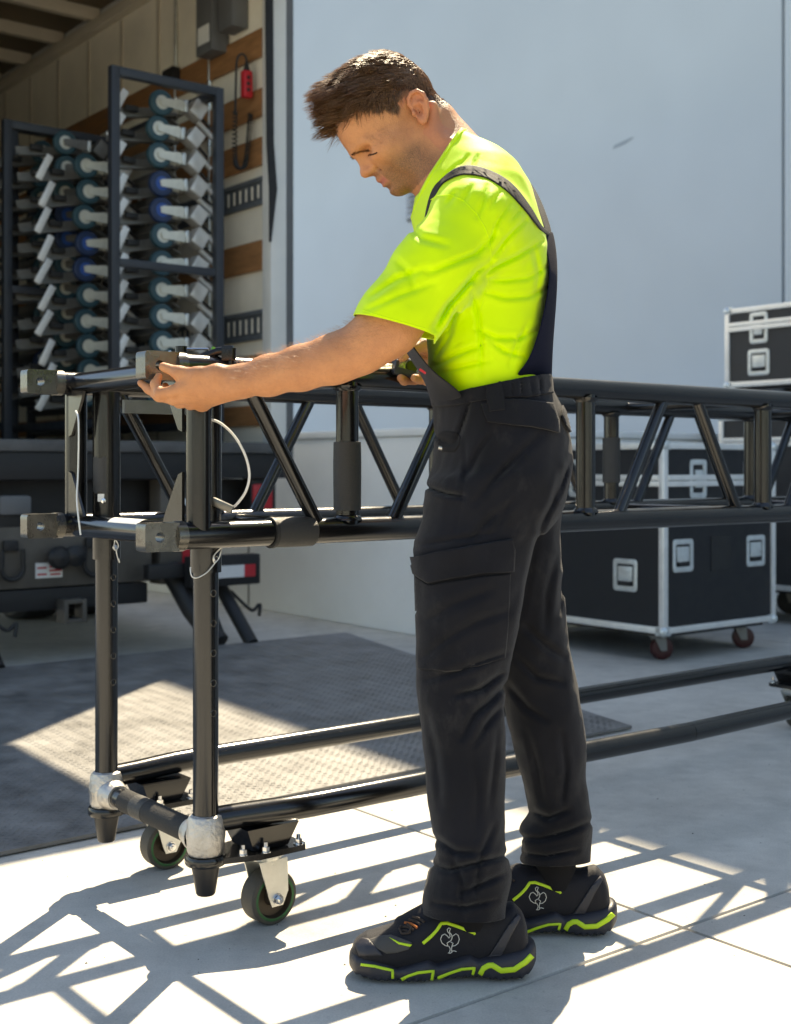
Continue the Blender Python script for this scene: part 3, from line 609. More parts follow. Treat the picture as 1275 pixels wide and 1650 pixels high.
# platform lying on the ground
pl = [(.55, 2.88), (3.36, 2.93), (3.80, 5.24), (.55, 5.24)]; hz = (.014, .014, .065, .065)
mb = MB(); mb.add([N(n, c, .0045) for n, c in pl]+[N(n, c, z) for (n, c), z in zip(pl, hz)], [(3,2,1,0),(4,5,6,7),(0,1,5,4),(1,2,6,5),(2,3,7,6),(3,0,4,7)])
plat = mb.build('lift_platform', M['plate'], t)
mb = MB(); row = 0; c = 2.915
while c < 5.22:
    n = .6+(row % 2)*.015; right = 3.36+(c-2.93)/(5.24-2.93)*.44-.03; z = .014+(c-2.88)/(5.24-2.88)*.051
    if c > 5.2: break
    while n < right:
        d = R(45 if (row+int(round((n)/.030))) % 2 else -45); x = E1*math.cos(d)+E2*math.sin(d); y = E1*-math.sin(d)+E2*math.cos(d); p = N(n, c, z+.0002)
        k = len(mb.v); mb.v += [p-x*.0085, p-y*.0030, p+x*.0085, p+y*.0030, p-x*.004+UP*.0011, p+x*.004+UP*.0011]
        mb.f += [(k,k+1,k+5,k+4),(k+1,k+2,k+5),(k+2,k+3,k+4,k+5),(k+3,k,k+4)]
        n += .030
    c += .015; row += 1
me = bpy.data.meshes.new('tread'); me.from_pydata([tuple(p-ORG[t]) for p in mb.v], [], mb.f)
tr_ = link_mesh('tread', me, M['plate'], plat); tr_['kind'] = 'stuff'
# ------------------------------------------------------------------ things inside the truck
sp = MB(); q = [N(NR-.055, CR-.05, 3.6), N(NR-.05, CR-.05, 2.45), N(NR-.02, CR-.05, 2.30), N(NR-.05, CR-.05, 2.12)]
V = []; 
for i, (p, w_) in enumerate(((N(NR-.058, CR-.045, 3.60), .05), (N(NR-.05, CR-.045, 2.62), .045), (N(NR-.035, CR-.05, 2.38), .05), (N(NR-.05, CR-.045, 2.10), .012))): V += [p-E1*w_/2, p+E1*w_/2, p+E1*w_/2-E2*.006, p-E1*w_/2-E2*.006]
F = [(0,1,2,3), (12,13,14,15)]
for i in range(3): F += [(4*i+k, 4*i+(k+1) % 4, 4*i+4+(k+1) % 4, 4*i+4+k) for k in range(4)]
tag(sp.add(V, F).build('door_strap', M['strap'], None, N(NR, CR, 2.1)), 'black webbing strap hanging down the white rear post of the truck', 'strap')
pd = thing('pendant_control', N(NR-.08, CR+.14, 2.85), 'red hand control hanging by a coiled black cord from the truck wall', 'hand control')
n_p, c_p = NR-.085, CR+.13
zt = H+(HZ-105)/FPX*N(n_p, c_p).y; zb = H+(HZ-158)/FPX*N(n_p, c_p).y
MB().nbox(n_p-.028, n_p+.028, c_p-.022, c_p+.022, zb, zt-.03, .012).build('housing', M['red'], pd)
MB().lathe(N(n_p, c_p, zt-.032), UP, [(0,.02),(.03,.012),(.05,.008),(.05,0)], 14).build('cord_grip', M['blackrubber'], pd)
for k in range(3): MB().lathe(N(n_p-.002, c_p-.022, zb+.04+k*.033), -E2, [(0,.011),(.005,.010),(.006,0)], 14).build('button', M['blackrubber'], pd)
pts = [N(n_p, c_p, zt+.018), N(n_p-.01, c_p, zt+.05), N(n_p-.04, c_p, zt+.05), N(n_p-.055, c_p+.01, zt+.01), N(n_p-.06, c_p+.01, zt-.1), N(n_p-.065, c_p+.01, zb-.1)]
MB().path(smooth_pts(pts, 5), .006, 8).build('cord', M['blackrubber'], pd)
zl_ = H+(HZ-272)/FPX*N(n_p, c_p).y; cen = smooth_pts([N(n_p-.065, c_p+.01, zb-.08), N(n_p-.066, c_p+.01, zl_+.06), N(n_p-.045, c_p+.01, zl_), N(n_p-.005, c_p+.01, zl_+.02), N(n_p+.015, c_p+.01, zl_+.14), N(n_p+.03, c_p+.01, zl_+.30)], 40)
hp = []
for i, p in enumerate(cen):
    for k in range(2):
        an = (i*2+k)*.95; hp.append(p+E1*(.012*math.cos(an))+E2*(.012*math.sin(an)))
MB().path(hp, .0042, 5).build('coiled_cord', M['blackrubber'], pd)
# black tube racks
def rack(n0, w_, c0, d_, z1, label):
    t_ = thing('tube_rack', N(n0+w_/2, c0+d_/2, ZD), label, 'rack', 'black racks in the truck'); s = .045
    for c in (c0, c0+d_):
        for n in (n0, n0+w_): MB().nbox(n-s/2, n+s/2, c-s/2, c+s/2, ZD+.002, z1, .003).build('upright', M['rackblue'], t_)
        MB().nbox(n0+s/2, n0+w_-s/2, c-s/2, c+s/2, z1-s, z1-.001, .003).build('top_bar', M['rackblue'], t_)
        zm = ZD+(z1-ZD)*.485; MB().nbox(n0+s/2, n0+w_-s/2, c-s/2*.8, c+s/2*.8, zm-.02, zm+.02, .003).build('middle_bar', M['rackblue'], t_)
    for n in (n0, n0+w_):
        for z in ((z1-s/2, ZD+.12) if n > n0 else (ZD+.12,)): MB().nbox(n-s/2*.9, n+s/2*.9, c0+s/2, c0+d_-s/2, z-s/2, z+s/2-.002, .003).build('side_bar', M['rackblue'], t_)
    return t_
M['rackblue'] = pmat('blue-black rack paint', (.022,.026,.034), .42, 0, .15, 9, .05, 120, .5, 0, .08, (.2,.2,.2), 30)
rack(2.715, .585, 5.68, 1.3, 2.885, 'black tube rack nearest the truck door, holding one column of caster arms')
rack(2.53, .62, 6.60, 1.2, 2.79, 'black tube rack further inside the truck on the left')
# stacked aluminium arms, each with a swivel caster
M['dolly'] = pmat('brushed aluminium arm', (.66,.65,.62), .42, .55, .12, 12, .04, 60)
M['dolly_shade'] = pmat('shaded aluminium arm', (.16,.155,.145), .45, .6, .25, 12, .04, 60)  # shade deep inside the truck, put into the colour of the left-rack arms
M['dolly2'] = pmat('dull aluminium channel', (.20,.195,.18), .5, .5, .2, 12, .04, 60)
M['teal'] = pmat('teal rubber wheel', (.022,.066,.085), .5, 0, .15, 10)
M['navywheel'] = pmat('navy rubber wheel', (.012,.03,.085), .5, 0, .15, 10)
M['cream'] = pmat('cream caster core', (.62,.62,.55), .35, .4, .1, 20)
M['bluecore'] = pmat('blue caster core', (.02,.08,.32), .4, 0, .1, 20)
def arm_unit(navy, dark=False):
    o = bpy.data.objects.new('caster_arm', None); COL.objects.link(o); ORG[o] = Vector((0,0,0)); o.empty_display_size = .05
    X, Yv, Z = Vector((1,0,0)), Vector((0,1,0)), UP      # X = E1, Y = E2 after placing
    # long folded channel running into the truck
    mb = MB(); mb.box((.15,.55,-.02), .006, .95, .085, ((X*.85+Z*-.52), Yv, (X*.52+Z*.85))); mb.box((.125,.55,-.062), .055, .95, .006, ((X*.85+Z*-.52), Yv, (X*.52+Z*.85))); mb.build('channel', M['dolly2'], o)
    mb = MB(); mb.box((-.03,.10,-.055), .40, .05, .006, ((X*.985+Z*.17).normalized(), Yv, (Z*.985-X*.17).normalized())); mb.box((-.03,.124,-.03), .40, .006, .055, ((X*.985+Z*.17).normalized(), Yv, (Z*.985-X*.17).normalized())); mb.build('cross_channel', M['dolly2'], o)
    DM = M['dolly_shade'] if dark else M['dolly']; CM = M['dolly_shade'] if dark else M['cream']
    MB().box((.205,.0,-.005), .078, .085, .088, ((X*.84-Z*.54), Yv, (X*.54+Z*.84)), .004).build('end_block', DM, o)
    MB().tube((.225,.02,-.055), (.335,.03,-.135), .016, n=12).build('lock_rod', DM, o)
    MB().tube((.245,.0,-.045), (.30,.005,-.085), .008, n=8).build('pin', M['blackrubber'], o)
    if not dark: MB().box((-.225,.02,-.03), .038, .012, .15, ((X*.88-Z*.47), Yv, (X*.47+Z*.88)), .003).build('side_plate', DM, o)
    MB().box((-.12,.10,-.028), .07, .03, .03, None, .004).build('latch', M['blackrubber'], o)
    w_ = MB().lathe((0,0,0), Yv, [(-.016,.034),(-.019,.05),(-.0175,.061),(-.012,.0665),(.012,.0665),(.0175,.061),(.019,.05),(.016,.034)], 30).build('tyre', M['navywheel' if navy else 'teal'], o)
    MB().lathe((0,0,0), Yv, [(-.017,.0),(-.0165,.037),(.0165,.037),(.017,.0)], 24).build('hub', M['bluecore' if navy else 'cream'], w_)
    for sg in (-1, 1):
        q = [Vector((-.018,sg*.024,.012)), Vector((.0,sg*.024,.020)), Vector((.05,sg*.024,.024)), Vector((.108,sg*.026,.030)), Vector((.122,sg*.026,.016)), Vector((.116,sg*.026,-.030)), Vector((.05,sg*.024,-.022)), Vector((-.012,sg*.024,-.018))]
        MB().prism(q, Yv*(sg*.004)).build('fork_leg', CM, o)
    MB().box((.132,.0,.0), .022, .066, .064, None, .004).build('swivel_head', M['zinc'], o)
    return o
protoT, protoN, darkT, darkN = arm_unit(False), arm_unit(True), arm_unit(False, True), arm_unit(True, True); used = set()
ORDI = ['topmost', 'second', 'third', 'fourth', 'fifth', 'sixth', 'seventh', 'eighth', 'ninth', 'tenth', 'eleventh', 'twelfth']
Qr = Matrix(((E1.x, E2.x, 0, 0), (E1.y, E2.y, 0, 0), (0, 0, 1, 0), (0, 0, 0, 1)))
def column(u, c, vs_, navy, desc, dark=False):
    n = uc(u, c); Y = N(n, c).y
    for i, v in enumerate(vs_):
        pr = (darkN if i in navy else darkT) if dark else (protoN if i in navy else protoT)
        o = copy_tree(pr) if pr in used else pr; used.add(pr)
        rr = random.Random(int(u*100+i)); z = H+(HZ-v)/FPX*Y
        o.matrix_world = Matrix.Translation(N(n+rr.uniform(-.012,.012), c+rr.uniform(-.01,.01), z)) @ Qr @ Matrix.Rotation(R(rr.uniform(-4,4)), 4, 'Y')
        w1 = 'teal' if i not in navy else 'navy blue'
        tag(o, f'caster arm with {w1} wheel, {ORDI[i]} down the {desc}' if i else f'caster arm with {w1} wheel, topmost of the {desc}', 'caster arm', 'stacked caster arms in the truck')
column(258, 5.86, [165, 207, 250, 296, 338, 380, 424, 467, 510, 553, 596, 638], (3, 4), 'right-hand column by the truck door')
column(140, 6.30, [268, 309, 350, 393, 434, 476, 518, 558, 598, 636], (3, 4), 'bright column left of the near rack')
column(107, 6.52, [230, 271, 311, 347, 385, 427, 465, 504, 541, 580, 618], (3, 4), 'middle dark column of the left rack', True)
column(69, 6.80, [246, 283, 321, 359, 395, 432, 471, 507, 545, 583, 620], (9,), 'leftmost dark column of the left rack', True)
# ------------------------------------------------------------------ small implicit-surface modeller
def V3(p): return np.array([p[0], p[1], p[2]], dtype=np.float64)
def smin(a, b, k):
    h = np.clip(k-np.abs(a-b), 0, None)/k; return np.minimum(a, b)-h*h*k*.25
def smax(a, b, k): return -smin(-a, -b, k)
def prim(fn, lo, hi, k=.012, op='u'): return dict(fn=fn, lo=np.array(lo, float), hi=np.array(hi, float), k=k, op=op)
def cone(a, b, ra, rb, k=.012, op='u', flat=None):
    """tapered capsule; flat=(axis vector, factor) squashes it across an axis"""
    a, b = V3(a), V3(b); ab = b-a; L2 = max(ab@ab, 1e-12); r = max(ra, rb)
    if flat is not None: fa = V3(flat[0]); fa = fa/np.linalg.norm(fa); ff = 1/flat[1]-1
    def fn(p):
        q = p-a; t = np.clip(q@ab/L2, 0, 1); q = q-t[:,None]*ab
        if flat is not None: q = q+(q@fa)[:,None]*fa*ff
        return np.sqrt((q*q).sum(1))-(ra+(rb-ra)*t)
    return prim(fn, np.minimum(a, b)-r, np.maximum(a, b)+r, k, op)
def chain(pts, rs, k=.012, **kw): return [cone(pts[i], pts[i+1], rs[i], rs[i+1], k, **kw) for i in range(len(pts)-1)]
def ellip(c, rad, M3=None, k=.012, op='u'):
    c = V3(c); rad = np.array(rad, float); Mt = np.eye(3) if M3 is None else np.array(M3, float)   # columns = axes
    def fn(p):
        q = (p-c)@Mt; a = q/rad; k0 = np.sqrt((a*a).sum(1)); b = q/(rad*rad); k1 = np.sqrt((b*b).sum(1)); return k0*(k0-1)/np.maximum(k1, 1e-9)
    R_ = rad.max(); return prim(fn, c-R_, c+R_, k, op)
def loft(rows, p=2.2, k=.03, op='u', cap=.015):
    """rows: (z, x_front, x_back, y_centre, half_y), any order; horizontal super-ellipses stacked in z"""
    r = np.array(sorted(rows)); zs = r[:,0]; cx = (r[:,1]+r[:,2])/2; ax = np.abs(r[:,2]-r[:,1])/2; cy = r[:,3]; by = r[:,4]
    zz = np.linspace(zs[0], zs[-1], 160)
    def sm(v):
        o = np.interp(zz, zs, v); ker = np.exp(-np.linspace(-2, 2, 9)**2); ker /= ker.sum(); return np.convolve(np.pad(o, 4, mode='edge'), ker, 'valid')
    CXs, AX, CY, BY = sm(cx), sm(ax), sm(cy), sm(by)
    def fn(P):
        z = P[:,2]; x = P[:,0]-np.interp(z, zz, CXs); y = P[:,1]-np.interp(z, zz, CY); a = np.interp(z, zz, AX); b = np.interp(z, zz, BY)
        rr = ((np.abs(x)/a)**p+(np.abs(y)/b)**p)**(1/p); q = np.sqrt(x*x+y*y); m = np.minimum(a, b)
        d = np.where(rr > .25, q*(1-1/np.maximum(rr, .25)), -m*.75)
        d = np.maximum(d, -m)
        return smax(d, np.maximum(z-zs[-1], zs[0]-z), cap)
    m = np.array([ (cx-ax).min(), (cy-by).min(), zs[0]]); M_ = np.array([(cx+ax).max(), (cy+by).max(), zs[-1]])
    return prim(fn, m, M_, k, op)
def sdf_eval(prims, P, blo, bhi, pad):
    B, m, _ = P.shape; D = np.full((B, m), .5)
    for pr in prims:
        e = pad+pr['k']; mk = np.all((bhi > pr['lo']-e) & (blo < pr['hi']+e), axis=1)
        if not mk.any(): continue
        d = pr['fn'](P[mk].reshape(-1, 3)).reshape(-1, m); o = D[mk]
        D[mk] = smin(o, d, pr['k']) if pr['op'] == 'u' else smax(o, -d, pr['k'])
    return D
def sdf_mesh(prims, h, disp=None, slack=1.7):
    lo = np.min([p['lo'] for p in prims if p['op'] == 'u'], axis=0)-.03; hi = np.max([p['hi'] for p in prims if p['op'] == 'u'], axis=0)+.03
    NB = 8; bs = NB*h; nb = np.ceil((hi-lo)/bs).astype(int)
    I = np.stack(np.meshgrid(*[np.arange(k) for k in nb], indexing='ij'), -1).reshape(-1, 3)
    c = lo+(I+.5)*bs; D = sdf_eval(prims, c[:,None,:], c-bs/2, c+bs/2, bs*1.5)[:,0]
    I = I[np.abs(D) < bs*.87*slack+.012]
    g = np.stack(np.meshgrid(*[np.arange(NB+1)]*3, indexing='ij'), -1)
    dims = nb*NB+2; verts = []; cids = []; quads = []
    for s in range(0, len(I), 1200):
        Ib = I[s:s+1200]; base = Ib*NB; blo = lo+base*h; bhi = blo+bs
        G = (base[:,None,:]+g.reshape(1,-1,3)); P = lo+G*h
        D = sdf_eval(prims, P, blo, bhi, .02)
        if disp is not None: D = D+disp(P.reshape(-1,3)).reshape(D.shape)
        D = D.reshape(-1, NB+1, NB+1, NB+1); Sg = D < 0
        cnt = np.zeros((len(Ib), NB, NB, NB), np.int8)
        for i in (0,1):
            for j in (0,1):
                for k in (0,1): cnt += Sg[:, i:NB+i, j:NB+j, k:NB+k]
        act = np.argwhere((cnt > 0) & (cnt < 8))
        if len(act) == 0: continue
        bi, ci = act[:,0], act[:,1:]
        acc = np.zeros((len(act), 3)); num = np.zeros(len(act)); cor = [(i,j,k) for i in (0,1) for j in (0,1) for k in (0,1)]
        vals = {q: D[bi, ci[:,0]+q[0], ci[:,1]+q[1], ci[:,2]+q[2]] for q in cor}
        for q in cor:
            for ax in range(3):
                if q[ax] == 0:
                    q2 = tuple(1 if a == ax else q[a] for a in range(3)); a_, b_ = vals[q], vals[q2]; mk = (a_ < 0) != (b_ < 0)
                    t = np.where(mk, a_/np.where(mk, a_-b_, 1), 0); pt = np.array(q, float)[None,:].repeat(len(act), 0); pt[:,ax] = t
                    acc[mk] += pt[mk]; num[mk] += 1
        gc = base[bi]+ci; verts.append(lo+(gc+acc/num[:,None])*h); cids.append((gc[:,0]*dims[1]+gc[:,1])*dims[2]+gc[:,2])
        for ax in range(3):
            sl = [slice(0, NB)]*3; sl2 = list(sl); sl2[ax] = slice(1, NB+1)
            a_, b_ = Sg[(slice(None), *sl)], Sg[(slice(None), *sl2)]; ch = np.argwhere(a_ != b_)
            if len(ch) == 0: continue
            gc = base[ch[:,0]]+ch[:,1:]; fl = a_[ch[:,0], ch[:,1], ch[:,2], ch[:,3]]
            o1, o2 = (ax+1) % 3, (ax+2) % 3; cs = []
            for d1, d2 in ((0,0),(-1,0),(-1,-1),(0,-1)):
                q = gc.copy(); q[:,o1] += d1; q[:,o2] += d2; cs.append((q[:,0]*dims[1]+q[:,1])*dims[2]+q[:,2])
            Q = np.stack(cs, 1); Q[~fl] = Q[~fl][:, ::-1]; quads.append(Q)
    vt = np.concatenate(verts); cd = np.concatenate(cids); Q = np.concatenate(quads)
    od = np.argsort(cd); cs = cd[od]; ix = np.searchsorted(cs, Q); ix = np.clip(ix, 0, len(cs)-1); ok = (cs[ix] == Q).all(1)
    return vt, od[ix[ok]]
def np_mesh(name, vt, Q, org=(0,0,0), smooth_it=1, lam=.5):
    for _ in range(smooth_it):
        acc = np.zeros_like(vt); num = np.zeros(len(vt))
        for a, b_ in ((0,1),(1,2),(2,3),(3,0)):
            np.add.at(acc, Q[:,a], vt[Q[:,b_]]); np.add.at(num, Q[:,a], 1); np.add.at(acc, Q[:,b_], vt[Q[:,a]]); np.add.at(num, Q[:,b_], 1)
        vt = vt+lam*(acc/np.maximum(num, 1)[:,None]-vt)
    me = bpy.data.meshes.new(name); v = (vt-np.array(org)).astype(np.float32)
    me.vertices.add(len(v)); me.vertices.foreach_set('co', v.ravel()); me.loops.add(len(Q)*4); me.polygons.add(len(Q))
    me.loops.foreach_set('vertex_index', Q.astype(np.int32).ravel()); me.polygons.foreach_set('loop_start', np.arange(0, len(Q)*4, 4, dtype=np.int32))
    me.update(calc_edges=True); me.validate(); me.shade_smooth(); return me, vt
def to_px(P):
    return CX+P[:,0]/P[:,1]*FPX, HZ-(P[:,2]-H)/P[:,1]*FPX
def creases(lines, ymax=None):
    """fold lines in picture coordinates: (points, depth in metres, width px) -> displacement (+ = inwards)"""
    def fn(P):
        u, v = to_px(P); out = np.zeros(len(P)); near = np.ones(len(P)) if ymax is None else 1/(1+np.exp((P[:,1]-ymax)/.012))
        for pts, amp, wd in lines:
            us = [p[0] for p in pts]; vs_ = [p[1] for p in pts]
            mk = (u > min(us)-4*wd) & (u < max(us)+4*wd) & (v > min(vs_)-4*wd) & (v < max(vs_)+4*wd)
            if not mk.any(): continue
            uu, vv = u[mk], v[mk]; best = np.full(uu.shape, 1e9); bt = np.zeros(uu.shape); n = len(pts)-1; Ls = [math.hypot(us[i+1]-us[i], vs_[i+1]-vs_[i]) for i in range(n)]; tot = sum(Ls); s0 = 0
            for i in range(n):
                dx, dy = us[i+1]-us[i], vs_[i+1]-vs_[i]; t = np.clip(((uu-us[i])*dx+(vv-vs_[i])*dy)/(Ls[i]**2), 0, 1)
                d = np.hypot(uu-us[i]-t*dx, vv-vs_[i]-t*dy); m2 = d < best; best = np.where(m2, d, best); bt = np.where(m2, (s0+t*Ls[i])/tot, bt); s0 += Ls[i]
            x = best/(wd*.78); fade = np.sin(np.pi*np.clip(bt*.86+.07, 0, 1))**.7
            out[mk] += amp*fade*(1-1.2*x*x)*np.exp(-x*x*.9)
        return out*near
    return fn
def vnoise(P, scale, seed=0):
    """cheap smooth value noise"""
    q = P*scale+seed*17.31; i = np.floor(q).astype(np.int64); f = q-i; f = f*f*(3-2*f); out = 0
    def hsh(a, b, c):
        n = (a*73856093 ^ b*19349663 ^ c*83492791) & 0x7fffffff; n = (n*1103515245+12345) & 0x7fffffff; return (n/0x7fffffff)*2-1
    for dx in (0,1):
        for dy in (0,1):
            for dz in (0,1):
                w_ = (f[:,0] if dx else 1-f[:,0])*(f[:,1] if dy else 1-f[:,1])*(f[:,2] if dz else 1-f[:,2]); out = out+w_*hsh(i[:,0]+dx, i[:,1]+dy, i[:,2]+dz)
    return out
def bvh_of(vt, Q): return BVHTree.FromPolygons([tuple(p) for p in vt], [tuple(int(i) for i in q) for q in Q])
CAM = Vector((0, 0, H))
def drape(poly, bvh, off=.002, thick=.0025, cuts=3, name='patch', mat=None, parent=None, Y0=2.2, smooth_n=True):
    """lay a panel, outlined in picture coordinates, on the surface behind it and give it thickness"""
    bm = bmesh.new(); vs_ = [bm.verts.new((p[0], p[1], 0)) for p in poly]; bm.faces.new(vs_)
    bmesh.ops.triangulate(bm, faces=bm.faces[:])
    for _ in range(cuts):
        es = [e for e in bm.edges if e.calc_length() > 4.0]
        if es: bmesh.ops.subdivide_edges(bm, edges=es, cuts=1, use_grid_fill=True); bmesh.ops.triangulate(bm, faces=[f for f in bm.faces if len(f.verts) > 4])
    bmesh.ops.recalc_face_normals(bm, faces=bm.faces); bad = []
    hits = {}
    for v in bm.verts:
        d = (px(v.co.x, v.co.y, 1.0)-CAM).normalized(); h = bvh.ray_cast(CAM, d)
        if h[0] is None: bad.append(v)
        else: hits[v] = (h[0], h[1])
    if bad: bmesh.ops.delete(bm, geom=bad, context='VERTS')
    for v in bm.verts: v.co = hits[v][0]+hits[v][1]*off
    me = bpy.data.meshes.new(name); org = ORG[parent] if parent is not None else Vector((0,0,0))
    top = bm.faces[:]
    for f in top:
        f.normal_update()
    # make the faces look at the camera, then thicken inwards
    for f in top:
        if f.normal.dot(CAM-f.calc_center_median()) < 0: f.normal_flip()
    for v in bm.verts: v.co -= org
    bm.to_mesh(me); bm.free(); me.shade_smooth()
    o = link_mesh(name, me, mat, parent); m = o.modifiers.new('thickness', 'SOLIDIFY'); m.thickness = thick; m.offset = 1.0
    return o
def drape_line(pts, bvh, r, name, mat, parent, off=0.0, step=4.0, n=6):
    out = []
    for i in range(len(pts)-1):
        L_ = math.hypot(pts[i+1][0]-pts[i][0], pts[i+1][1]-pts[i][1]); k = max(1, int(L_/step))
        for j in range(k): out.append((pts[i][0]+(pts[i+1][0]-pts[i][0])*j/k, pts[i][1]+(pts[i+1][1]-pts[i][1])*j/k))
    out.append(pts[-1]); P = []
    for u, v in out:
        h = bvh.ray_cast(CAM, (px(u, v, 1.0)-CAM).normalized())
        if h[0] is not None and (not P or (h[0]-P[-1]).length < .06): P.append(h[0]+h[1]*off)
    return MB().path(P, r, n).build(name, mat, parent) if len(P) > 1 else None
# ------------------------------------------------------------------ the man
BASE = Vector((.18, 2.37, 0))
def P_(u, v, Y): return px(u, v, Y)
def rows_px(rows): return [(px(0, v, Y).z, px(uf, v, Y).x, px(ub, v, Y).x, Y, hy) for v, uf, ub, Y, hy in rows]
# head frame
PIT, YAW = R(42), R(7)
Hc = px(664, 195, 2.36)
Fh = Vector((-math.cos(PIT)*math.cos(YAW), -math.cos(PIT)*math.sin(YAW), -math.sin(PIT)))
Lh = Vector((math.sin(YAW), -math.cos(YAW), 0)); Uh = Fh.cross(Lh); Uh = Uh if Uh.z > 0 else -Uh
Uh.normalize()
HM = np.array([list(Fh), list(Lh), list(Uh)]).T             # columns: forward, left, up
def hp_(f, l, u): return Hc+Fh*f+Lh*l+Uh*u
def hell(f, l, u, rad, k=.012, op='u', rot=None):
    M3 = HM if rot is None else HM@np.array(rot); return ellip(hp_(f, l, u), rad, M3, k, op)
def hcone(a, b, ra, rb, k=.008, op='u'): return cone(hp_(*a), hp_(*b), ra, rb, k, op)
def head_prims():
    p = []
    p.append(hell(.020, 0, .052, (.095, .0745, .083), .02))           # cranium
    p.append(hell(.066, 0, .040, (.060, .0615, .068), .03))           # forehead
    p.append(hell(.066, 0, -.022, (.050, .050, .060), .03))           # mid face
    for s in (-1, 1):
        p.append(hell(.083, s*.043, -.008, (.026, .020, .018), .025)) # cheek bone
        p.append(hcone((.014, s*.051, -.052), (.050, s*.040, -.079), .018, .016, .024))
        p.append(hcone((.050, s*.040, -.079), (.100, s*.013, -.0755), .016, .0140, .022))
        p.append(hell(.055, s*.045, -.042, (.034, .013, .032), .03))  # cheek
        p.append(hcone((.1195, s*.010, .0265), (.0995, s*.048, .0200), .0095, .0080, .011))  # brow ridge
    p.append(hell(.1005, 0, -.0735, (.0185, .020, .0145), .014))      # chin
    p.append(hell(.096, 0, -.044, (.024, .030, .026), .02))           # mouth mound
    for s in (-1, 1):                                                 # eye sockets, lids
        p.append(hell(.124, s*.035, .0085, (.0215, .0205, .0100), .012, 's'))
        p.append(hell(.0890, s*.0350, .0080, (.0165, .0165, .0115), .005))
        p.append(hcone((.1035, s*.018, -.0005), (.0960, s*.049, .000), .0042, .0040, .006))   # lower lid
        p.append(hcone((.1105, s*.019, .0115), (.1005, s*.048, .0115), .0012, .0012, .004, 's'))  # lid crease
        p.append(hcone((.1090, s*.020, .0035), (.0990, s*.049, .0025), .0012, .0010, .003, 's'))  # lash line
    p.append(hcone((.1155, 0, .019), (.1285, 0, -.012), .0075, .0088, .012))   # nose bridge
    p.append(hell(.1295, 0, -.0155, (.0125, .0105, .0095), .009))
    for s in (-1, 1):
        p.append(hell(.1190, s*.0125, -.0195, (.0125, .0062, .0075), .007))
        p.append(hell(.1255, s*.0068, -.0275, (.0050, .0034, .0042), .003, 's'))
        p.append(hcone((.1125, s*.0205, -.026), (.098, s*.032, -.049), .0012, .0010, .010, 's'))  # nasolabial fold
    p.append(hcone((.1205, 0, -.0415), (.1095, .0225, -.0475), .0048, .0024, .006)); p.append(hcone((.1205, 0, -.0415), (.1095, -.0225, -.0475), .0048, .0024, .006))
    p.append(hcone((.1165, 0, -.0560), (.107, .019, -.0505), .0058, .0026, .006)); p.append(hcone((.1165, 0, -.0560), (.107, -.019, -.0505), .0058, .0026, .006))
    for s in (-1, 1): p.append(hcone((.1235, 0, -.0487), (.109, s*.0235, -.0490), .0017, .0010, .0025, 's'))
    p.append(hell(.1185, 0, -.0650, (.004, .016, .0035), .008, 's'))
    return p
# ear frame
ea = (Uh*.915-Fh*.40).normalized(); ef = (Fh*.915+Uh*.40).normalized()
def ear_prims(s):
    eo = (Lh*s).normalized(); tilt = (ef*.93+eo*-.36).normalized(); out_ = (eo*.93+ef*.36).normalized(); c = hp_(-.006, s*.0735, -.0005)
    def q(f, o, u): return c+tilt*f+out_*o+ea*u
    Me = np.array([list(tilt), list(out_), list(ea)]).T
    p = [ellip(q(-.001, .004, .002), (.0165, .0055, .027), Me, .006), ellip(q(.001, .006, -.022), (.009, .005, .010), Me, .006)]
    ring = [(.013,.006,.002),(.0155,.008,.012),(.013,.0095,.022),(.005,.0105,.029),(-.006,.011,.0285),(-.0145,.0115,.020),(-.0172,.0115,.007),(-.0150,.010,-.008),(-.009,.0085,-.019),(-.001,.0075,-.027)]
    p += chain([q(*r_) for r_ in ring], [.0034,.0038,.0039,.0040,.0040,.0040,.0039,.0036,.0034,.0045], .003)
    p.append(ellip(q(.0035, .0105, -.004), (.0090, .0090, .0115), Me, .003, 's')); p.append(ellip(q(-.0035, .0115, .0145), (.0078, .0060, .0108), Me, .003, 's'))
    p += chain([q(-.008, .0088, -.010), q(-.0095, .0098, .002), q(-.004, .0095, .010)], [.0028, .0032, .0026], .003)
    p.append(ellip(q(.0125, .0075, -.006), (.0045, .0040, .0060), Me, .003))
    return p
prims = head_prims()
prims += chain([px(752, 300, 2.36), px(722, 255, 2.36), px(694, 208, 2.36)], [.066, .060, .057], .03)
prims.append(cone(px(700, 262, 2.355), px(668, 258, 2.36), .046, .036, .03))
prims += chain([hp_(-.028, .066, -.012), px(700, 262, 2.305), px(706, 300, 2.335)], [.010, .0125, .011], .016)      # neck muscle
prims += ear_prims(1)+ear_prims(-1)
# torso and legs under the clothes
tor = [(620,715,850,2.36,.11),(588,712,848,2.36,.115),(534,705,852,2.36,.135),(486,694,870,2.36,.16),(450,690,874,2.36,.165),(414,682,872,2.36,.17),(377,676,864,2.36,.172),(352,676,856,2.36,.17),(305,684,842,2.36,.155),(272,700,822,2.36,.12),(252,706,795,2.36,.085)]
prims.append(loft(rows_px(tor), 2.2, .05))
prims.append(loft(rows_px([(600,716,850,2.36,.11),(700,720,885,2.36,.135),(800,715,880,2.36,.14),(850,725,860,2.36,.13)]), 2.2, .05))
prims += chain([px(780, 800, 2.275), px(748, 1060, 2.27), px(755, 1400, 2.27), px(755, 1500, 2.27)], [.080, .052, .036, .034], .05)
prims += chain([px(830, 800, 2.45), px(850, 1060, 2.465), px(900, 1330, 2.48), px(900, 1440, 2.485)], [.080, .050, .030, .030], .05)
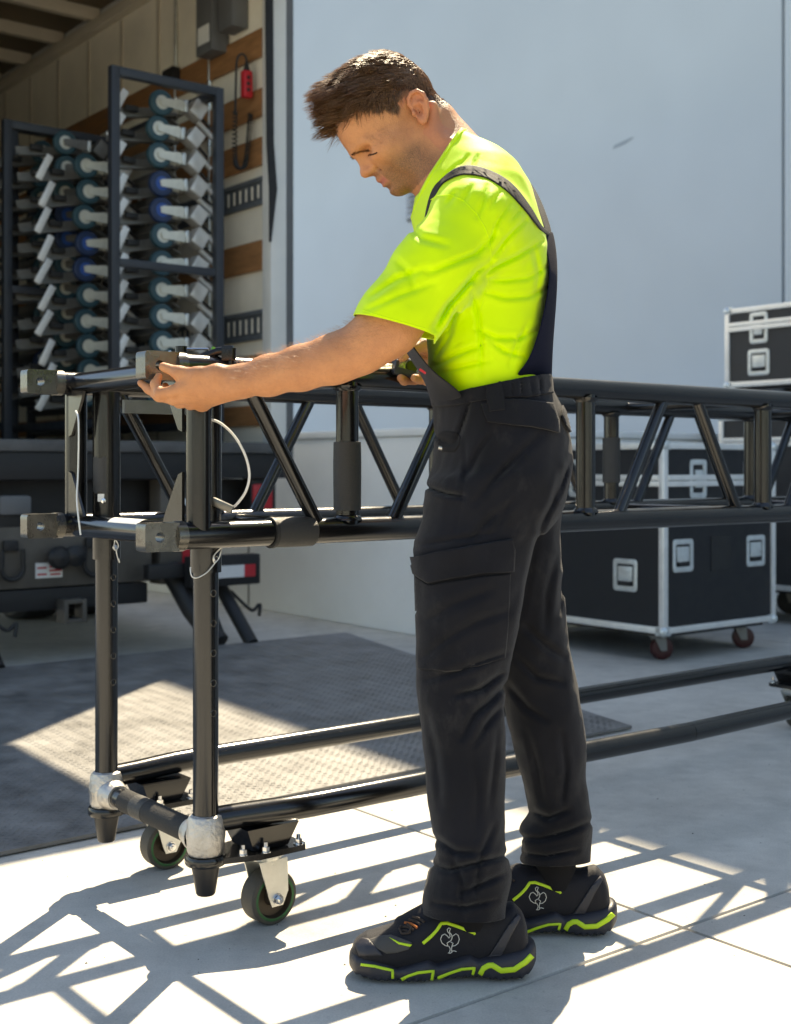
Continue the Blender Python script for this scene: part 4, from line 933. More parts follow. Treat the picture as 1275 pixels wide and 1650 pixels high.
# left arm (nearest the camera) and its hand
Wn = px(392, 613, 2.228)
prims += chain([px(775, 372, 2.19), px(705, 452, 2.155), px(630, 522, 2.138)], [.054, .048, .047], .03)
prims += chain([px(630, 522, 2.138), px(608, 542, 2.138), px(578, 564, 2.146), px(537, 579, 2.156), px(485, 593, 2.180), px(433, 605, 2.208), Wn], [.0450, .0415, .0385, .0385, .0355, .0320, .0265], .025)
prims.append(ellip(px(640, 540, 2.145), (.022, .022, .020), None, .03))
def bone(pts, rs, k=.006): return chain([px(*p) for p in pts], rs, k)
hand = []
hand += [cone(px(392, 614, 2.228), px(u, v, Y), .0235, r_, .014) for u, v, Y, r_ in ((300,623,2.252,.0145),(302,637,2.264,.0145),(312,646,2.284,.0140),(326,650,2.302,.0130))]
hand += [cone(px(300, 623, 2.252), px(326, 650, 2.302), .0150, .0130, .012)]
hand += bone([(300,624,2.250),(281,630,2.252),(258,634,2.262),(250,619,2.276),(256,606,2.284)], [.0135,.0105,.0098,.0085,.0070])
hand += bone([(302,638,2.262),(280,643,2.268),(256,638,2.282),(240,627,2.296),(227,617,2.303)], [.0135,.0108,.0100,.0085,.0068])
hand += bone([(312,647,2.284),(289,648,2.305),(272,636,2.325),(266,622,2.334)], [.0130,.0105,.0092,.0072])
hand += bone([(326,650,2.302),(306,652,2.326),(293,642,2.342),(289,630,2.348)], [.0120,.0092,.0082,.0066])
hand += bone([(380,609,2.226),(350,603,2.228),(320,604,2.236),(289,601,2.250),(263,591,2.262)], [.0200,.0175,.0135,.0112,.0084], .010)
hand += [cone(px(345, 612, 2.235), px(312, 618, 2.246), .016, .012, .014)]
prims += hand
# right arm behind the body, hand closed round the tape measure
prims += chain([px(772, 372, 2.53), px(838, 470, 2.60), px(842, 560, 2.70)], [.060, .052, .045], .03)
prims += chain([px(842, 560, 2.70), px(790, 572, 2.70), px(725, 586, 2.68)], [.044, .036, .026], .03)
prims += [cone(px(725, 586, 2.68), px(684, 580, 2.69), .023, .017, .014), cone(px(725, 590, 2.68), px(690, 598, 2.68), .021, .016, .014)]
prims += bone([(690,566,2.665),(655,563,2.69),(632,578,2.695),(620,590,2.69)], [.014,.0105,.0095,.0075])
prims += bone([(705,566,2.645),(684,556,2.615),(664,563,2.598),(648,576,2.595)], [.016,.0135,.0120,.0095], .008)
prims += bone([(690,600,2.68),(668,612,2.67),(652,613,2.635),(646,609,2.610)], [.014,.0105,.0100,.0085])
prims += bone([(698,604,2.68),(688,613,2.66),(677,611,2.625),(668,609,2.605)], [.014,.0105,.0100,.0085])
prims += bone([(704,606,2.68),(702,616,2.66),(694,614,2.63),(688,611,2.615)], [.013,.0100,.0092,.0078])
vt, Q = sdf_mesh(prims, .0027)
me, vt = np_mesh('person', vt, Q, BASE, 1, .45)
rel = (vt-np.array(Hc))@HM; hf, hl, hu = rel[:,0], rel[:,1], rel[:,2]
def hairline(f): return np.interp(f, [-.10,-.075,-.04,-.024,-.012,.012,.022,.030,.042,.068,.10,.13], [-.045,-.038,-.022,.004,.036,.034,.018,.011,.026,.052,.070,.078])
near_head = (np.abs(hl) < .1) & (hf > -.11) & (hf < .16) & (hu > -.1) & (hu < .16)
ear_m = (np.abs(hl) > .070) & (hf > -.03) & (hf < .02) & (hu < .034)
def sstep(x, a, b): t = np.clip((x-a)/(b-a), 0, 1); return t*t*(3-2*t)
jit = vnoise(vt, 90, 3)*.006+vnoise(vt, 35, 4)*.005
scalp = sstep(hu-hairline(hf)+jit, -.004, .014)*near_head*(~ear_m)*(~((hf > .045) & (hu < .04)))
stub = sstep(hf, .012, .05)*sstep(-hu, .012, .05)*near_head*(1-sstep(hf-.118, 0, .008)*(hu > -.032)); stub = stub*(1-.75*sstep(hu+.052, .0, .03)*sstep(-(hf-.098), 0, .03))
mous = np.exp(-((hu+.034)/.0075)**2)*(hf > .098)*(np.abs(hl) < .028); stub = np.clip(np.maximum(stub, mous*.95), 0, 1)*(near_head & (hu < -.0))
lip = (np.exp(-((hu+.049)/.0085)**2)*sstep(hf-.105, 0, .006)*(np.abs(hl) < .024)*near_head)
redd = np.exp(-(((hf-.128)/.016)**2+(hl/.016)**2+((hu+.018)/.014)**2))*.8+np.where(ear_m, .75, 0)+np.exp(-(((hf-.085)/.03)**2+((np.abs(hl)-.05)/.025)**2+((hu+.012)/.02)**2))*.35
stub = stub*(1-np.clip(lip*1.5, 0, 1))
for nm, arr in (('scalp', scalp), ('stubble', stub), ('lips', np.clip(lip, 0, 1)), ('blush', np.clip(redd, 0, 1))):
    at_ = me.attributes.new(nm, 'FLOAT', 'POINT'); at_.data.foreach_set('value', arr.astype(np.float32))
def skin_mat():
    m = bpy.data.materials.new('tanned skin'); m.use_nodes = True; t = m.node_tree; n = t.nodes; L = t.links; b = n['Principled BSDF']
    g_ = n.new('ShaderNodeTexCoord')
    def noise(s, d=5, r=.6):
        q = n.new('ShaderNodeTexNoise'); q.inputs['Scale'].default_value = s; q.inputs['Detail'].default_value = d; q.inputs['Roughness'].default_value = r; L.new(g_.outputs['Object'], q.inputs[0]); return q.outputs[0]
    def rng(src, a, b_, c, d):
        q = n.new('ShaderNodeMapRange'); q.inputs[1].default_value = a; q.inputs[2].default_value = b_; q.inputs[3].default_value = c; q.inputs[4].default_value = d; L.new(src, q.inputs[0]); return q.outputs[0]
    def mix(f, a, col, blend='MIX'):
        q = n.new('ShaderNodeMix'); q.data_type = 'RGBA'; q.blend_type = blend
        if isinstance(f, float): q.inputs[0].default_value = f
        else: L.new(f, q.inputs[0])
        L.new(a, q.inputs[6]); 
        if isinstance(col, tuple): q.inputs[7].default_value = (*col, 1)
        else: L.new(col, q.inputs[7])
        return q.outputs[2]
    def attr(nm): q = n.new('ShaderNodeAttribute'); q.attribute_name = nm; return q.outputs['Fac']
    base = n.new('ShaderNodeRGB'); base.outputs[0].default_value = (.57, .255, .110, 1)
    c = mix(rng(noise(22, 7, .65), .35, .7, 0., .55), base.outputs[0], (.36, .14, .066)); c = mix(rng(noise(160, 4), .5, .75, 0., .35), c, (.36, .15, .08))
    q = n.new('ShaderNodeMath'); q.operation = 'MULTIPLY'; L.new(attr('blush'), q.inputs[0]); q.inputs[1].default_value = .55; c = mix(q.outputs[0], c, (.48, .15, .09))
    c = mix(attr('lips'), c, (.40, .135, .105))
    q = n.new('ShaderNodeMath'); q.operation = 'MULTIPLY'; L.new(attr('stubble'), q.inputs[0]); L.new(rng(noise(900, 2), .36, .60, .30, .95), q.inputs[1]); c = mix(q.outputs[0], c, (.13, .065, .033))
    q = n.new('ShaderNodeMath'); q.operation = 'MULTIPLY'; L.new(attr('scalp'), q.inputs[0]); L.new(rng(noise(500, 2), .3, .6, .75, 1.), q.inputs[1]); c = mix(q.outputs[0], c, (.035, .019, .011))
    L.new(c, b.inputs['Base Color']); b.inputs['Roughness'].default_value = .48; b.inputs['Specular IOR Level'].default_value = .42
    b.inputs['Subsurface Weight'].default_value = .06; b.inputs['Subsurface Radius'].default_value = (1., .35, .18); b.inputs['Subsurface Scale'].default_value = .006
    bp = n.new('ShaderNodeBump'); bp.inputs['Strength'].default_value = .32; bp.inputs['Distance'].default_value = .004; hb = n.new('ShaderNodeMath'); hb.operation = 'MULTIPLY_ADD'; L.new(noise(70, 6, .6), hb.inputs[0]); hb.inputs[1].default_value = 1.6; L.new(noise(420, 3), hb.inputs[2]); L.new(hb.outputs[0], bp.inputs['Height']); L.new(bp.outputs[0], b.inputs['Normal'])
    return m
M['skin'] = skin_mat()
man = link_mesh('person', me, M['skin'], None, BASE)
tag(man, 'man in neon yellow T-shirt and dark bib trousers leaning over the truss', 'person')
body_bvh = bvh_of(vt, Q)
# ---- fingernails of the near hand
M['nail'] = pmat('nail', (.62,.40,.32), .25)
for (u, v, Y, du, dv) in ((262,586.5,2.2535,.9,.4),):
    pass
# ---- hair: thousands of tapered strands grown from the scalp
def strands(roots, fn, r0, name, mat, seg=5, sides=3):
    V = []; F = []
    for rt in roots:
        pts, rr = fn(rt); a = None; k0 = len(V); m = len(pts)
        for i, p in enumerate(pts):
            d = (pts[min(i+1, m-1)]-pts[max(i-1, 0)]).normalized(); a = d.orthogonal().normalized() if a is None else (a-d*a.dot(d)).normalized(); b = d.cross(a); w_ = rr*(1-(i/(m-1))**2*.9)
            V += [p+(a*math.cos(2*math.pi*k/sides)+b*math.sin(2*math.pi*k/sides))*w_ for k in range(sides)]
        for i in range(m-1): F += [(k0+i*sides+k, k0+i*sides+(k+1) % sides, k0+(i+1)*sides+(k+1) % sides, k0+(i+1)*sides+k) for k in range(sides)]
    me_ = bpy.data.meshes.new(name); me_.from_pydata([tuple(p-BASE) for p in V], [], F); me_.shade_smooth(); return link_mesh(name, me_, mat, man)
def hair_mat(name, c0, c1):
    m = bpy.data.materials.new(name); m.use_nodes = True; t = m.node_tree; n = t.nodes; L = t.links; b = n['Principled BSDF']; tc = n.new('ShaderNodeTexCoord'); nz = n.new('ShaderNodeTexNoise'); nz.inputs['Scale'].default_value = 240; L.new(tc.outputs['Object'], nz.inputs[0])
    mx = n.new('ShaderNodeMix'); mx.data_type = 'RGBA'; mx.inputs[6].default_value = (*c0, 1); mx.inputs[7].default_value = (*c1, 1); rr = n.new('ShaderNodeMapRange'); rr.inputs[1].default_value = .35; rr.inputs[2].default_value = .65; L.new(nz.outputs[0], rr.inputs[0]); L.new(rr.outputs[0], mx.inputs[0]); L.new(mx.outputs[2], b.inputs['Base Color'])
    b.inputs['Roughness'].default_value = .42; b.inputs['Specular IOR Level'].default_value = .55; b.inputs['Sheen Weight'].default_value = .0
    tb = n.new('ShaderNodeBsdfTranslucent'); tb.inputs[0].default_value = (c1[0]*2.6, c1[1]*2.4, c1[2]*2.0, 1); ms = n.new('ShaderNodeMixShader'); ms.inputs[0].default_value = .30; L.new(b.outputs[0], ms.inputs[1]); L.new(tb.outputs[0], ms.inputs[2]); L.new(ms.outputs[0], n['Material Output'].inputs[0]); return m
M['hair'] = hair_mat('dark brown hair', (.075,.041,.020), (.27,.152,.074))
M['lashes'] = pmat('dark lashes', (.02,.012,.008), .6)
M['armhair'] = hair_mat('arm hair', (.26,.15,.08), (.45,.30,.18))
rs = np.random.RandomState(11)
cand = np.where((scalp > .3))[0]; nrm = np.zeros((len(vt), 3)); 
fv = vt[Q]; fn_ = np.cross(fv[:,2]-fv[:,0], fv[:,3]-fv[:,1])
for k in range(4): np.add.at(nrm, Q[:,k], fn_)
nrm /= np.maximum(np.linalg.norm(nrm, axis=1), 1e-9)[:,None]
if (nrm[cand]*(vt[cand]-np.array(Hc+Uh*.05))).sum() < 0: nrm = -nrm
side_y = vt[cand][:,1]
wgt = scalp[cand]*(.15+.85*sstep(hu[cand]-hairline(hf[cand]), 0, .035)); sel = rs.choice(cand, 14500, replace=True, p=wgt/wgt.sum())
NX, NY, NZ = vnoise(rel, 55, 1), vnoise(rel, 55, 2), vnoise(rel, 38, 5)
def hair_fn(i):
    p = Vector(vt[i]+rs.randn(3)*.0008); n_ = Vector(nrm[i]); f, l, u = hf[i], hl[i], hu[i]
    top = float(sstep(np.array(u+.012*rs.randn()), .030, .110)); front = float(sstep(np.array(f), -.03, .09)); jl = rs.rand()
    lx, ly, lz = NX[i], NY[i], NZ[i]
    ln = (.007+.004*jl)*(1-top)+(.030+.036*front+.010*jl)*top; ln *= 1+.22*lz
    if u-float(hairline(np.array(f))) < .018: ln = min(ln, .006+.010*jl+.03*top)
    if f > .075 and u > .055: ln = .034+.022*jl+.014*lx
    comb = (Fh*(.75)+Lh*(.25*lx+(.16 if l > 0 else .05))+Uh*(.30*top*(1-.35*front)+.16*ly))
    if top < .4: comb = Fh*(.45+.2*lx)-Uh*(.65)+Lh*(.1*lx)
    if f < -.035 and top < .6: comb = -Uh*(.8)+Lh*(.25*lx)+Fh*.25; ln = min(ln, .005+.012*top+.003*jl)
    comb = comb.normalized(); d = (n_*((.18+.52*top)+.2*lz*top)+comb*(.8)+Vector(rs.randn(3))*.07).normalized()
    pts = [p-n_*.001]; seg = 5 if ln > .02 else 3; st = ln/seg; q = p.copy()
    for k in range(seg):
        q = q+d*st; pts.append(q.copy()); d = (d+comb*(.30+.12*ly)+Vector((0,0,-1))*(.05*top*front)+Vector(rs.randn(3))*.03).normalized()
    # keep strands outside the skull
    out = []
    for q in pts:
        r_ = q-Hc; lf, ll, lu = r_.dot(Fh)-.020, r_.dot(Lh), r_.dot(Uh)-.052; e = (lf/.0965)**2+(ll/.0762)**2+(lu/.0845)**2
        if e < 1 and e > .2 and lu > -.03: s_ = 1/math.sqrt(e); q = Hc+Fh*(.020+lf*s_)+Lh*(ll*s_)+Uh*(.052+lu*s_)
        out.append(q)
    return out, (.00058 if top > .3 else .00042)
# guide locks: strands on top of the head lean towards the nearest lock
gid = sel[:210]; guides = [hair_fn(i)[0] for i in gid]; groot = vt[gid]
def lock_fn(i):
    pts, r_ = hair_fn(i); m = len(pts)
    if hu[i] < .05: return pts, r_
    k = int(np.argmin(((groot-vt[i])**2).sum(1))); g_ = guides[k]
    if (Vector(groot[k])-Vector(vt[i])).length > .03: return pts, r_
    w0 = .22+.33*rs.rand(); out = []
    for j, q in enumerate(pts):
        t_ = j/(m-1); gq = g_[min(int(round(t_*(len(g_)-1))), len(g_)-1)]; out.append(q.lerp(gq, w0*t_**1.3))
    return out, r_
strands(sel, lock_fn, .0008, 'hair', M['hair'])
# eyebrows, lashes
def face_line(pts, n):
    """head-frame points under a line drawn over the near side of the face"""
    out = []
    for k in range(n):
        t_ = k/(n-1)*(len(pts)-1); i_ = min(int(t_), len(pts)-2); f_ = t_-i_; u = pts[i_][0]+(pts[i_+1][0]-pts[i_][0])*f_; v = pts[i_][1]+(pts[i_+1][1]-pts[i_][1])*f_
        h = body_bvh.ray_cast(CAM, (px(u, v, 1)-CAM).normalized())
        if h[0] is not None: r_ = h[0]-Hc; out.append((r_.dot(Fh), r_.dot(Lh), r_.dot(Uh)))
    return out
bl_ = [q for q in face_line([(566,251),(573,247.5),(582,245),(592,243.5),(598,243.5)], 40) if q[1] > .004]
el_ = face_line([(594,249.5),(599,248.2),(604,246.6),(608,245.0)], 24)
def brow_fn(a):
    s, k = a; f, l, u = bl_[k]; t_ = k/len(bl_); p = hp_(f, s*l, u+rs.randn()*.0014); n_ = (p-hp_(.03, 0, .0)).normalized(); d = (Lh*s*.75-Fh*(.1+.5*t_)+Uh*(.25-.55*t_)+n_*.25+Vector(rs.randn(3))*.12).normalized(); ln = .0065
    return [p-n_*.0005, p+d*ln*.5+n_*.0006, p+d*ln], .00038
strands([(s, k) for s in (-1, 1) for k in range(len(bl_)) for _ in range(4)], brow_fn, .0004, 'eyebrow', M['hair'])
def lash_fn(a):
    s, k = a; f, l, u = el_[k]; p = hp_(f, s*l, u+rs.randn()*.0003); d = (Fh*.75-Uh*.5+Lh*s*.35+Vector(rs.randn(3))*.08).normalized(); return [p-d*.0015, p+d*.0015, p+d*.0034], .00030
strands([(s, k) for s in (-1, 1) for k in range(len(el_)) for _ in range(5)], lash_fn, .0004, 'eyelashes', M['lashes'])
# fine hair on the forearm
fa = [i for i in rs.choice(np.where((vt[:,0] < px(640,0,2.14).x) & (vt[:,0] > px(380,0,2.2).x) & (vt[:,1] < 2.3) & (vt[:,2] > .98) & (nrm[:,2] > -.2))[0], 1300)]
def fa_fn(i):
    p = Vector(vt[i]); n_ = Vector(nrm[i]); d = (n_*.7+Vector((-.7, 0, .1))+Vector(rs.randn(3))*.25).normalized(); ln = .008+.008*rs.rand(); return [p, p+d*ln*.5, p+d*ln+Vector((-.002,0,-.001))], .00014
strands(fa, fa_fn, .0002, 'arm_hair', M['armhair'])
# ------------------------------------------------------------------ clothes
def cloth_mat(name, col, rough=.8, sheen=.25, weave=.35, var=.12, wear=0.0, wcol=(.2,.2,.22), vscale=7, trans=False, dust=0.0, spec=.25):
    m = bpy.data.materials.new(name); m.use_nodes = True; t = m.node_tree; n = t.nodes; L = t.links; b = n['Principled BSDF']; tc = n.new('ShaderNodeTexCoord')
    def noise(s, d=5, r=.6, st=None):
        q = n.new('ShaderNodeTexNoise'); q.inputs['Scale'].default_value = s; q.inputs['Detail'].default_value = d; q.inputs['Roughness'].default_value = r
        if st: mp = n.new('ShaderNodeMapping'); mp.inputs['Scale'].default_value = st; L.new(tc.outputs['Object'], mp.inputs[0]); L.new(mp.outputs[0], q.inputs[0])
        else: L.new(tc.outputs['Object'], q.inputs[0])
        return q.outputs[0]
    def rng(src, a, b_, c, d):
        q = n.new('ShaderNodeMapRange'); q.inputs[1].default_value = a; q.inputs[2].default_value = b_; q.inputs[3].default_value = c; q.inputs[4].default_value = d; L.new(src, q.inputs[0]); return q.outputs[0]
    mx = n.new('ShaderNodeMix'); mx.data_type = 'RGBA'; mx.blend_type = 'MULTIPLY'; mx.inputs[0].default_value = 1; mx.inputs[6].default_value = (*col, 1); L.new(rng(noise(vscale, 7), .3, .7, 1-var, 1+var), mx.inputs[7]); c = mx.outputs[2]
    if dust:
        q = n.new('ShaderNodeMix'); q.data_type = 'RGBA'; d1 = rng(noise(13, 9, .75, (1,1,.6)), .54, .74, 0, dust); L.new(d1, q.inputs[0]); L.new(c, q.inputs[6]); q.inputs[7].default_value = (*wcol, 1); c = q.outputs[2]
    L.new(c, b.inputs['Base Color']); b.inputs['Roughness'].default_value = rough; b.inputs['Specular IOR Level'].default_value = spec
    b.inputs['Sheen Weight'].default_value = sheen; b.inputs['Sheen Roughness'].default_value = .45
    bp = n.new('ShaderNodeBump'); bp.inputs['Strength'].default_value = weave; bp.inputs['Distance'].default_value = .0012
    ad = n.new('ShaderNodeMath'); ad.operation = 'ADD'; L.new(noise(700, 2), ad.inputs[0]); L.new(noise(26, 4, .5, (1,1,1.4)), ad.inputs[1])
    L.new(ad.outputs[0], bp.inputs['Height']); L.new(bp.outputs[0], b.inputs['Normal'])
    if trans:
        tb = n.new('ShaderNodeBsdfTranslucent'); ms = n.new('ShaderNodeMixShader'); ms.inputs[0].default_value = .12; L.new(c, tb.inputs[0]); L.new(b.outputs[0], ms.inputs[1]); L.new(tb.outputs[0], ms.inputs[2]); L.new(ms.outputs[0], n['Material Output'].inputs[0])
    return m
M['neon'] = cloth_mat('neon yellow jersey', (.68, .97, .006), .6, .2, .28, .03, trans=True)
M['trouser'] = cloth_mat('anthracite canvas', (.0074, .0081, .0120), .75, .13, .8, .3, dust=.38, wcol=(.055,.054,.055), spec=.14)
M['navycloth'] = cloth_mat('navy stretch cloth', (.004, .005, .018), .8, .03, .4, .15, spec=.1)
M['webbing'] = cloth_mat('grey black webbing', (.010, .010, .011), .7, .08, .5, .1)
M['seam'] = cloth_mat('seam', (.006, .006, .008), .85, .05, .1, .05)
# ---- shirt
sh = [(655,703,874,2.36,.150),(620,697,875,2.36,.152),(588,692,873,2.36,.156),(534,688,874,2.36,.165),(486,684,878,2.36,.172),(450,680,883,2.36,.178),(414,672,881,2.36,.183),(377,666,874,2.36,.186),(352,664,866,2.36,.184),(305,672,852,2.36,.168),(272,690,834,2.36,.132),(246,697,806,2.36,.094),(232,695,772,2.36,.078),(221,690,752,2.36,.072),(205,680,738,2.36,.068),(190,672,728,2.36,.068)]
sp_ = [loft(rows_px(sh), 2.2, .04)]
sp_ += chain([px(766, 368, 2.195), px(700, 440, 2.150), px(640, 520, 2.135), px(612, 560, 2.133)], [.083, .0655, .0615, .0610], .045)
sp_ += chain([px(768, 368, 2.53), px(830, 455, 2.60), px(850, 500, 2.64)], [.083, .066, .062], .045)
folds = [
 ([(797,378),(765,410),(720,428),(690,440)], .0045, 9), ([(873,388),(835,412),(797,430),(765,455)], .0040, 8), ([(846,355),(815,385),(790,420)], .0035, 7), ([(822,326),(800,360),(786,400)], .0028, 6),
 ([(785,300),(778,330),(768,350)], .0025, 7), ([(806,309),(790,335)], .0022, 6), ([(838,338),(822,356)], .0022, 5), ([(760,300),(748,325)], .0022, 7), ([(735,310),(722,330)], .0020, 7),
 ([(791,422),(768,438),(748,462),(722,492),(700,528)], .0065, 10), ([(640,420),(660,440),(668,470)], .0022, 10), ([(598,480),(640,450),(690,432)], .0028, 9), ([(592,500),(640,478),(700,455)], .0020, 8), ([(655,360),(680,385),(720,395)], .0022, 10),
 ([(880,430),(850,448),(812,452),(785,450)], .0032, 8), ([(884,462),(850,478),(815,480),(780,470)], .0030, 8), ([(760,470),(770,510),(776,560),(774,605)], .0030, 7), ([(868,530),(835,545),(800,545),(770,530)], .0034, 8), ([(845,575),(812,566),(790,548)], .0028, 7),
 ([(700,590),(735,572),(775,556)], .0034, 8), ([(712,600),(750,590),(790,580)], .0026, 7), ([(735,500),(725,540),(705,575)], .0030, 8), ([(820,590),(830,560),(850,520)], .0024, 7), ([(700,560),(722,530),(740,490)], .0024, 7),
 ([(742,262),(722,280),(705,300)], .0015, 5), ([(755,250),(742,268)], .0020, 5), ([(770,250),(760,275)], .0018, 5), ([(860,400),(868,440),(862,480)], .0020, 8)]
cf = creases(folds, 2.40)
def shirt_disp(P):
    return cf(P)*2.2+vnoise(P*np.array([1,1,.8]), 24, 1)*.0017+vnoise(P, 52, 6)*.0007
vt_s, Q_s = sdf_mesh(sp_, .0034, shirt_disp)
me, vt_s = np_mesh('t_shirt', vt_s, Q_s, (0,0,0), 1, .25)
def cut(me, planes):
    """planes: (point, outward normal, test(co)) – removes what lies outside inside the tested zone"""
    bm = bmesh.new(); bm.from_mesh(me)
    for p, n_, test in planes:
        fs = [f for f in bm.faces if test(f.calc_center_median())]; es = {e for f in fs for e in f.edges}; vs_ = {v for f in fs for v in f.verts}
        bmesh.ops.bisect_plane(bm, geom=list(vs_)+list(es)+fs, dist=1e-5, plane_co=p, plane_no=n_, clear_outer=False)
        dead = [f for f in bm.faces if test(f.calc_center_median()) and (f.calc_center_median()-Vector(p)).dot(Vector(n_)) > 0]
        bmesh.ops.delete(bm, geom=dead, context='FACES')
    lv = [v for v in bm.verts if not v.link_faces]; bmesh.ops.delete(bm, geom=lv, context='VERTS')
    bm.to_mesh(me); bm.free(); me.shade_smooth()
def plane_px(a, b, Y, out):
    """plane seen edge-on through two picture points; out = a picture point on the side that goes"""
    pa, pb = px(*a, Y), px(*b, Y); d = (pb-pa).normalized(); n_ = d.cross(Vector((0,1,0))).normalized()
    if n_.dot(px(*out, Y)-pa) < 0: n_ = -n_
    return pa, n_
hem = plane_px((581,511), (690,541), 2.135, (600,600)); neck = plane_px((688,304), (741,220), 2.36, (650,220)); bot = plane_px((600,640), (900,640), 2.36, (700,700))
rhem = (px(840,480,2.62), (px(850,500,2.64)-px(830,455,2.60)).normalized())
def tst_sleeve(c): return c.y < 2.235 and c.z < px(0,470,2.135).z and c.x < px(700,0,2.135).x
def tst_neck(c): return c.z > px(0,325,2.36).z
cut(me, [(hem[0], hem[1], tst_sleeve), (neck[0], neck[1], tst_neck), (bot[0], bot[1], lambda c: True), (rhem[0], rhem[1], lambda c: c.y > 2.57 and c.z < 1.33)])
for v in me.vertices: v.co -= BASE
shirt = link_mesh('t_shirt', me, M['neon'], man); md = shirt.modifiers.new('thickness', 'SOLIDIFY'); md.thickness = .0022; md.offset = 0
bm = bmesh.new(); bm.from_mesh(me); shirt_bvh = BVHTree.FromBMesh(bm); 
for v in bm.verts: v.co += BASE
shirt_bvh = BVHTree.FromBMesh(bm); bm.free()
# collar rib, sleeve seam and hem stitching
def ring_on(bvh, c, axis, r0, n_, off, r, name, mat, parent, a0=0, a1=360):
    axis = Vector(axis).normalized(); x = axis.orthogonal().normalized(); y = axis.cross(x); out = []
    for k in range(n_+1):
        an = R(a0+(a1-a0)*k/n_); d = x*math.cos(an)+y*math.sin(an); h = bvh.ray_cast(Vector(c)+d*r0, -d)
        if h[0] is not None: out.append(h[0]+d*off)
    if len(out) < 3: return None
    return MB().path(out, r, 8, closed=(a1-a0) == 360).build(name, mat, parent)
ring_on(shirt_bvh, (px(688,304,2.36)+px(741,220,2.36))/2-neck[1]*.006, neck[1], .16, 60, .0005, .0030, 'collar_rib', M['neon'], shirt)
drape_line([(690,326),(705,316),(728,314),(748,324),(768,345),(782,368),(790,392),(791,420)], shirt_bvh, .0011, 'shoulder_seam', M['neon'], shirt, .0012)
drape_line([(585,500),(615,509),(650,519),(694,531)], shirt_bvh, .0007, 'hem_stitch', M['neon'], shirt, .0012)
drape_line([(792,422),(786,455),(774,500),(772,560),(776,602)], shirt_bvh, .0008, 'side_seam', M['neon'], shirt, .0012)
# ---- trousers
hips = [(596,688,884,2.36,.160),(612,692,885,2.36,.162),(630,696,889,2.36,.164),(650,699,899,2.36,.167),(668,700,907,2.36,.170),(704,703,915,2.36,.176),(743,701,918,2.36,.180),(786,696,913,2.36,.182),(815,690,906,2.36,.178),(845,700,890,2.36,.165)]
Lg = [(770,697,884,2.28,.102),(832,685,874,2.28,.102),(877,667,862,2.275,.100),(913,669,853,2.275,.098),(985,674,840,2.27,.094),(1051,670,826,2.27,.089),(1100,671,813,2.27,.085),(1136,676,810,2.265,.083),(1207,685,814,2.265,.080),(1285,691,811,2.265,.078),(1340,698,812,2.265,.077),(1383,705,818,2.265,.078),(1413,687,824,2.265,.080),(1442,683,817,2.265,.081),(1468,683,812,2.265,.081),(1540,684,811,2.265,.080)]
Rg = [(780,740,908,2.455,.100),(855,742,900,2.46,.100),(904,748,903,2.462,.098),(969,762,908,2.465,.095),(1051,786,917,2.468,.089),(1109,807,930,2.47,.085),(1148,816,938,2.472,.083),(1187,826,941,2.474,.080),(1246,840,943,2.478,.076),(1293,852,946,2.48,.074),(1316,858,951,2.48,.075),(1336,838,953,2.482,.078),(1364,845,950,2.482,.078),(1392,838,948,2.482,.079),(1460,840,946,2.482,.078)]
tp = [loft(rows_px(hips), 2.3, .05), loft(rows_px(Lg), 2.3, .035), loft(rows_px(Rg), 2.3, .020)]
tf = [
 ([(702,700),(712,712),(730,716)], .004, 6), ([(692,786),(720,796),(748,800)], .0075, 8), ([(747,690),(752,740),(745,800),(735,860)], .0012, 6),
 ([(800,690),(775,725),(752,770)], .0042, 11), ([(870,700),(830,740),(790,780),(765,810)], .0040, 12), ([(760,640),(748,680),(735,715)], .0045, 7), ([(815,815),(785,840),(760,870)], .0032, 10), ([(826,805),(800,850)], .0024, 9),
 ([(880,830),(862,880),(850,940),(838,1000)], .0025, 9), ([(905,760),(890,810),(868,850)], .0040, 9), ([(917,740),(900,800)], .003, 7),
 ([(672,880),(720,872),(800,858)], .0030, 8), ([(690,1000),(730,975),(790,950)], .0030, 14), ([(685,1060),(720,1030),(770,1000),(815,985)], .0030, 12), ([(690,1095),(740,1080),(790,1060),(818,1050)], .0040, 10),
 ([(808,1085),(775,1110),(735,1120)], .0055, 9), ([(812,1105),(790,1130),(765,1150),(745,1190)], .0050, 10), ([(806,1140),(785,1165),(765,1200)], .0040, 9), ([(690,1150),(705,1220),(712,1300)], .0026, 12), ([(760,1200),(770,1270),(768,1350)], .0024, 11), ([(800,1180),(795,1240),(788,1300)], .0026, 9),
 ([(702,1350),(735,1372),(770,1375)], .0045, 10), ([(690,1393),(725,1402),(770,1390),(818,1378)], .0058, 9), ([(740,1440),(775,1425),(812,1408)], .0045, 9), ([(700,1455),(750,1462),(800,1450)], .0040, 8), ([(795,1330),(775,1380),(765,1440)], .0034, 9), ([(730,1380),(745,1420),(742,1470)], .0030, 9),
 ([(640,600),(700,610)], .0, 6), ([(838,612),(840,640)], .0028, 4), ([(852,611),(855,638)], .0028, 4), ([(866,610),(869,638)], .0028, 4), ([(824,612),(825,640)], .0024, 4)]
rf = [
 ([(848,1010),(880,1040),(908,1060)], .0050, 11), ([(835,1060),(865,1090),(905,1100)], .0050, 10), ([(822,1105),(850,1140),(880,1160)], .0045, 10), ([(850,1180),(865,1230),(875,1290)], .0035, 10), ([(905,1180),(912,1240),(905,1300)], .0035, 9),
 ([(860,1308),(885,1318),(915,1305)], .0060, 9), ([(838,1348),(870,1352),(915,1340),(950,1325)], .0055, 9), ([(845,1375),(880,1380),(930,1370)], .0050, 7), ([(895,900),(880,960),(878,1020)], .0030, 10), ([(905,930),(900,990)], .0030, 8)]
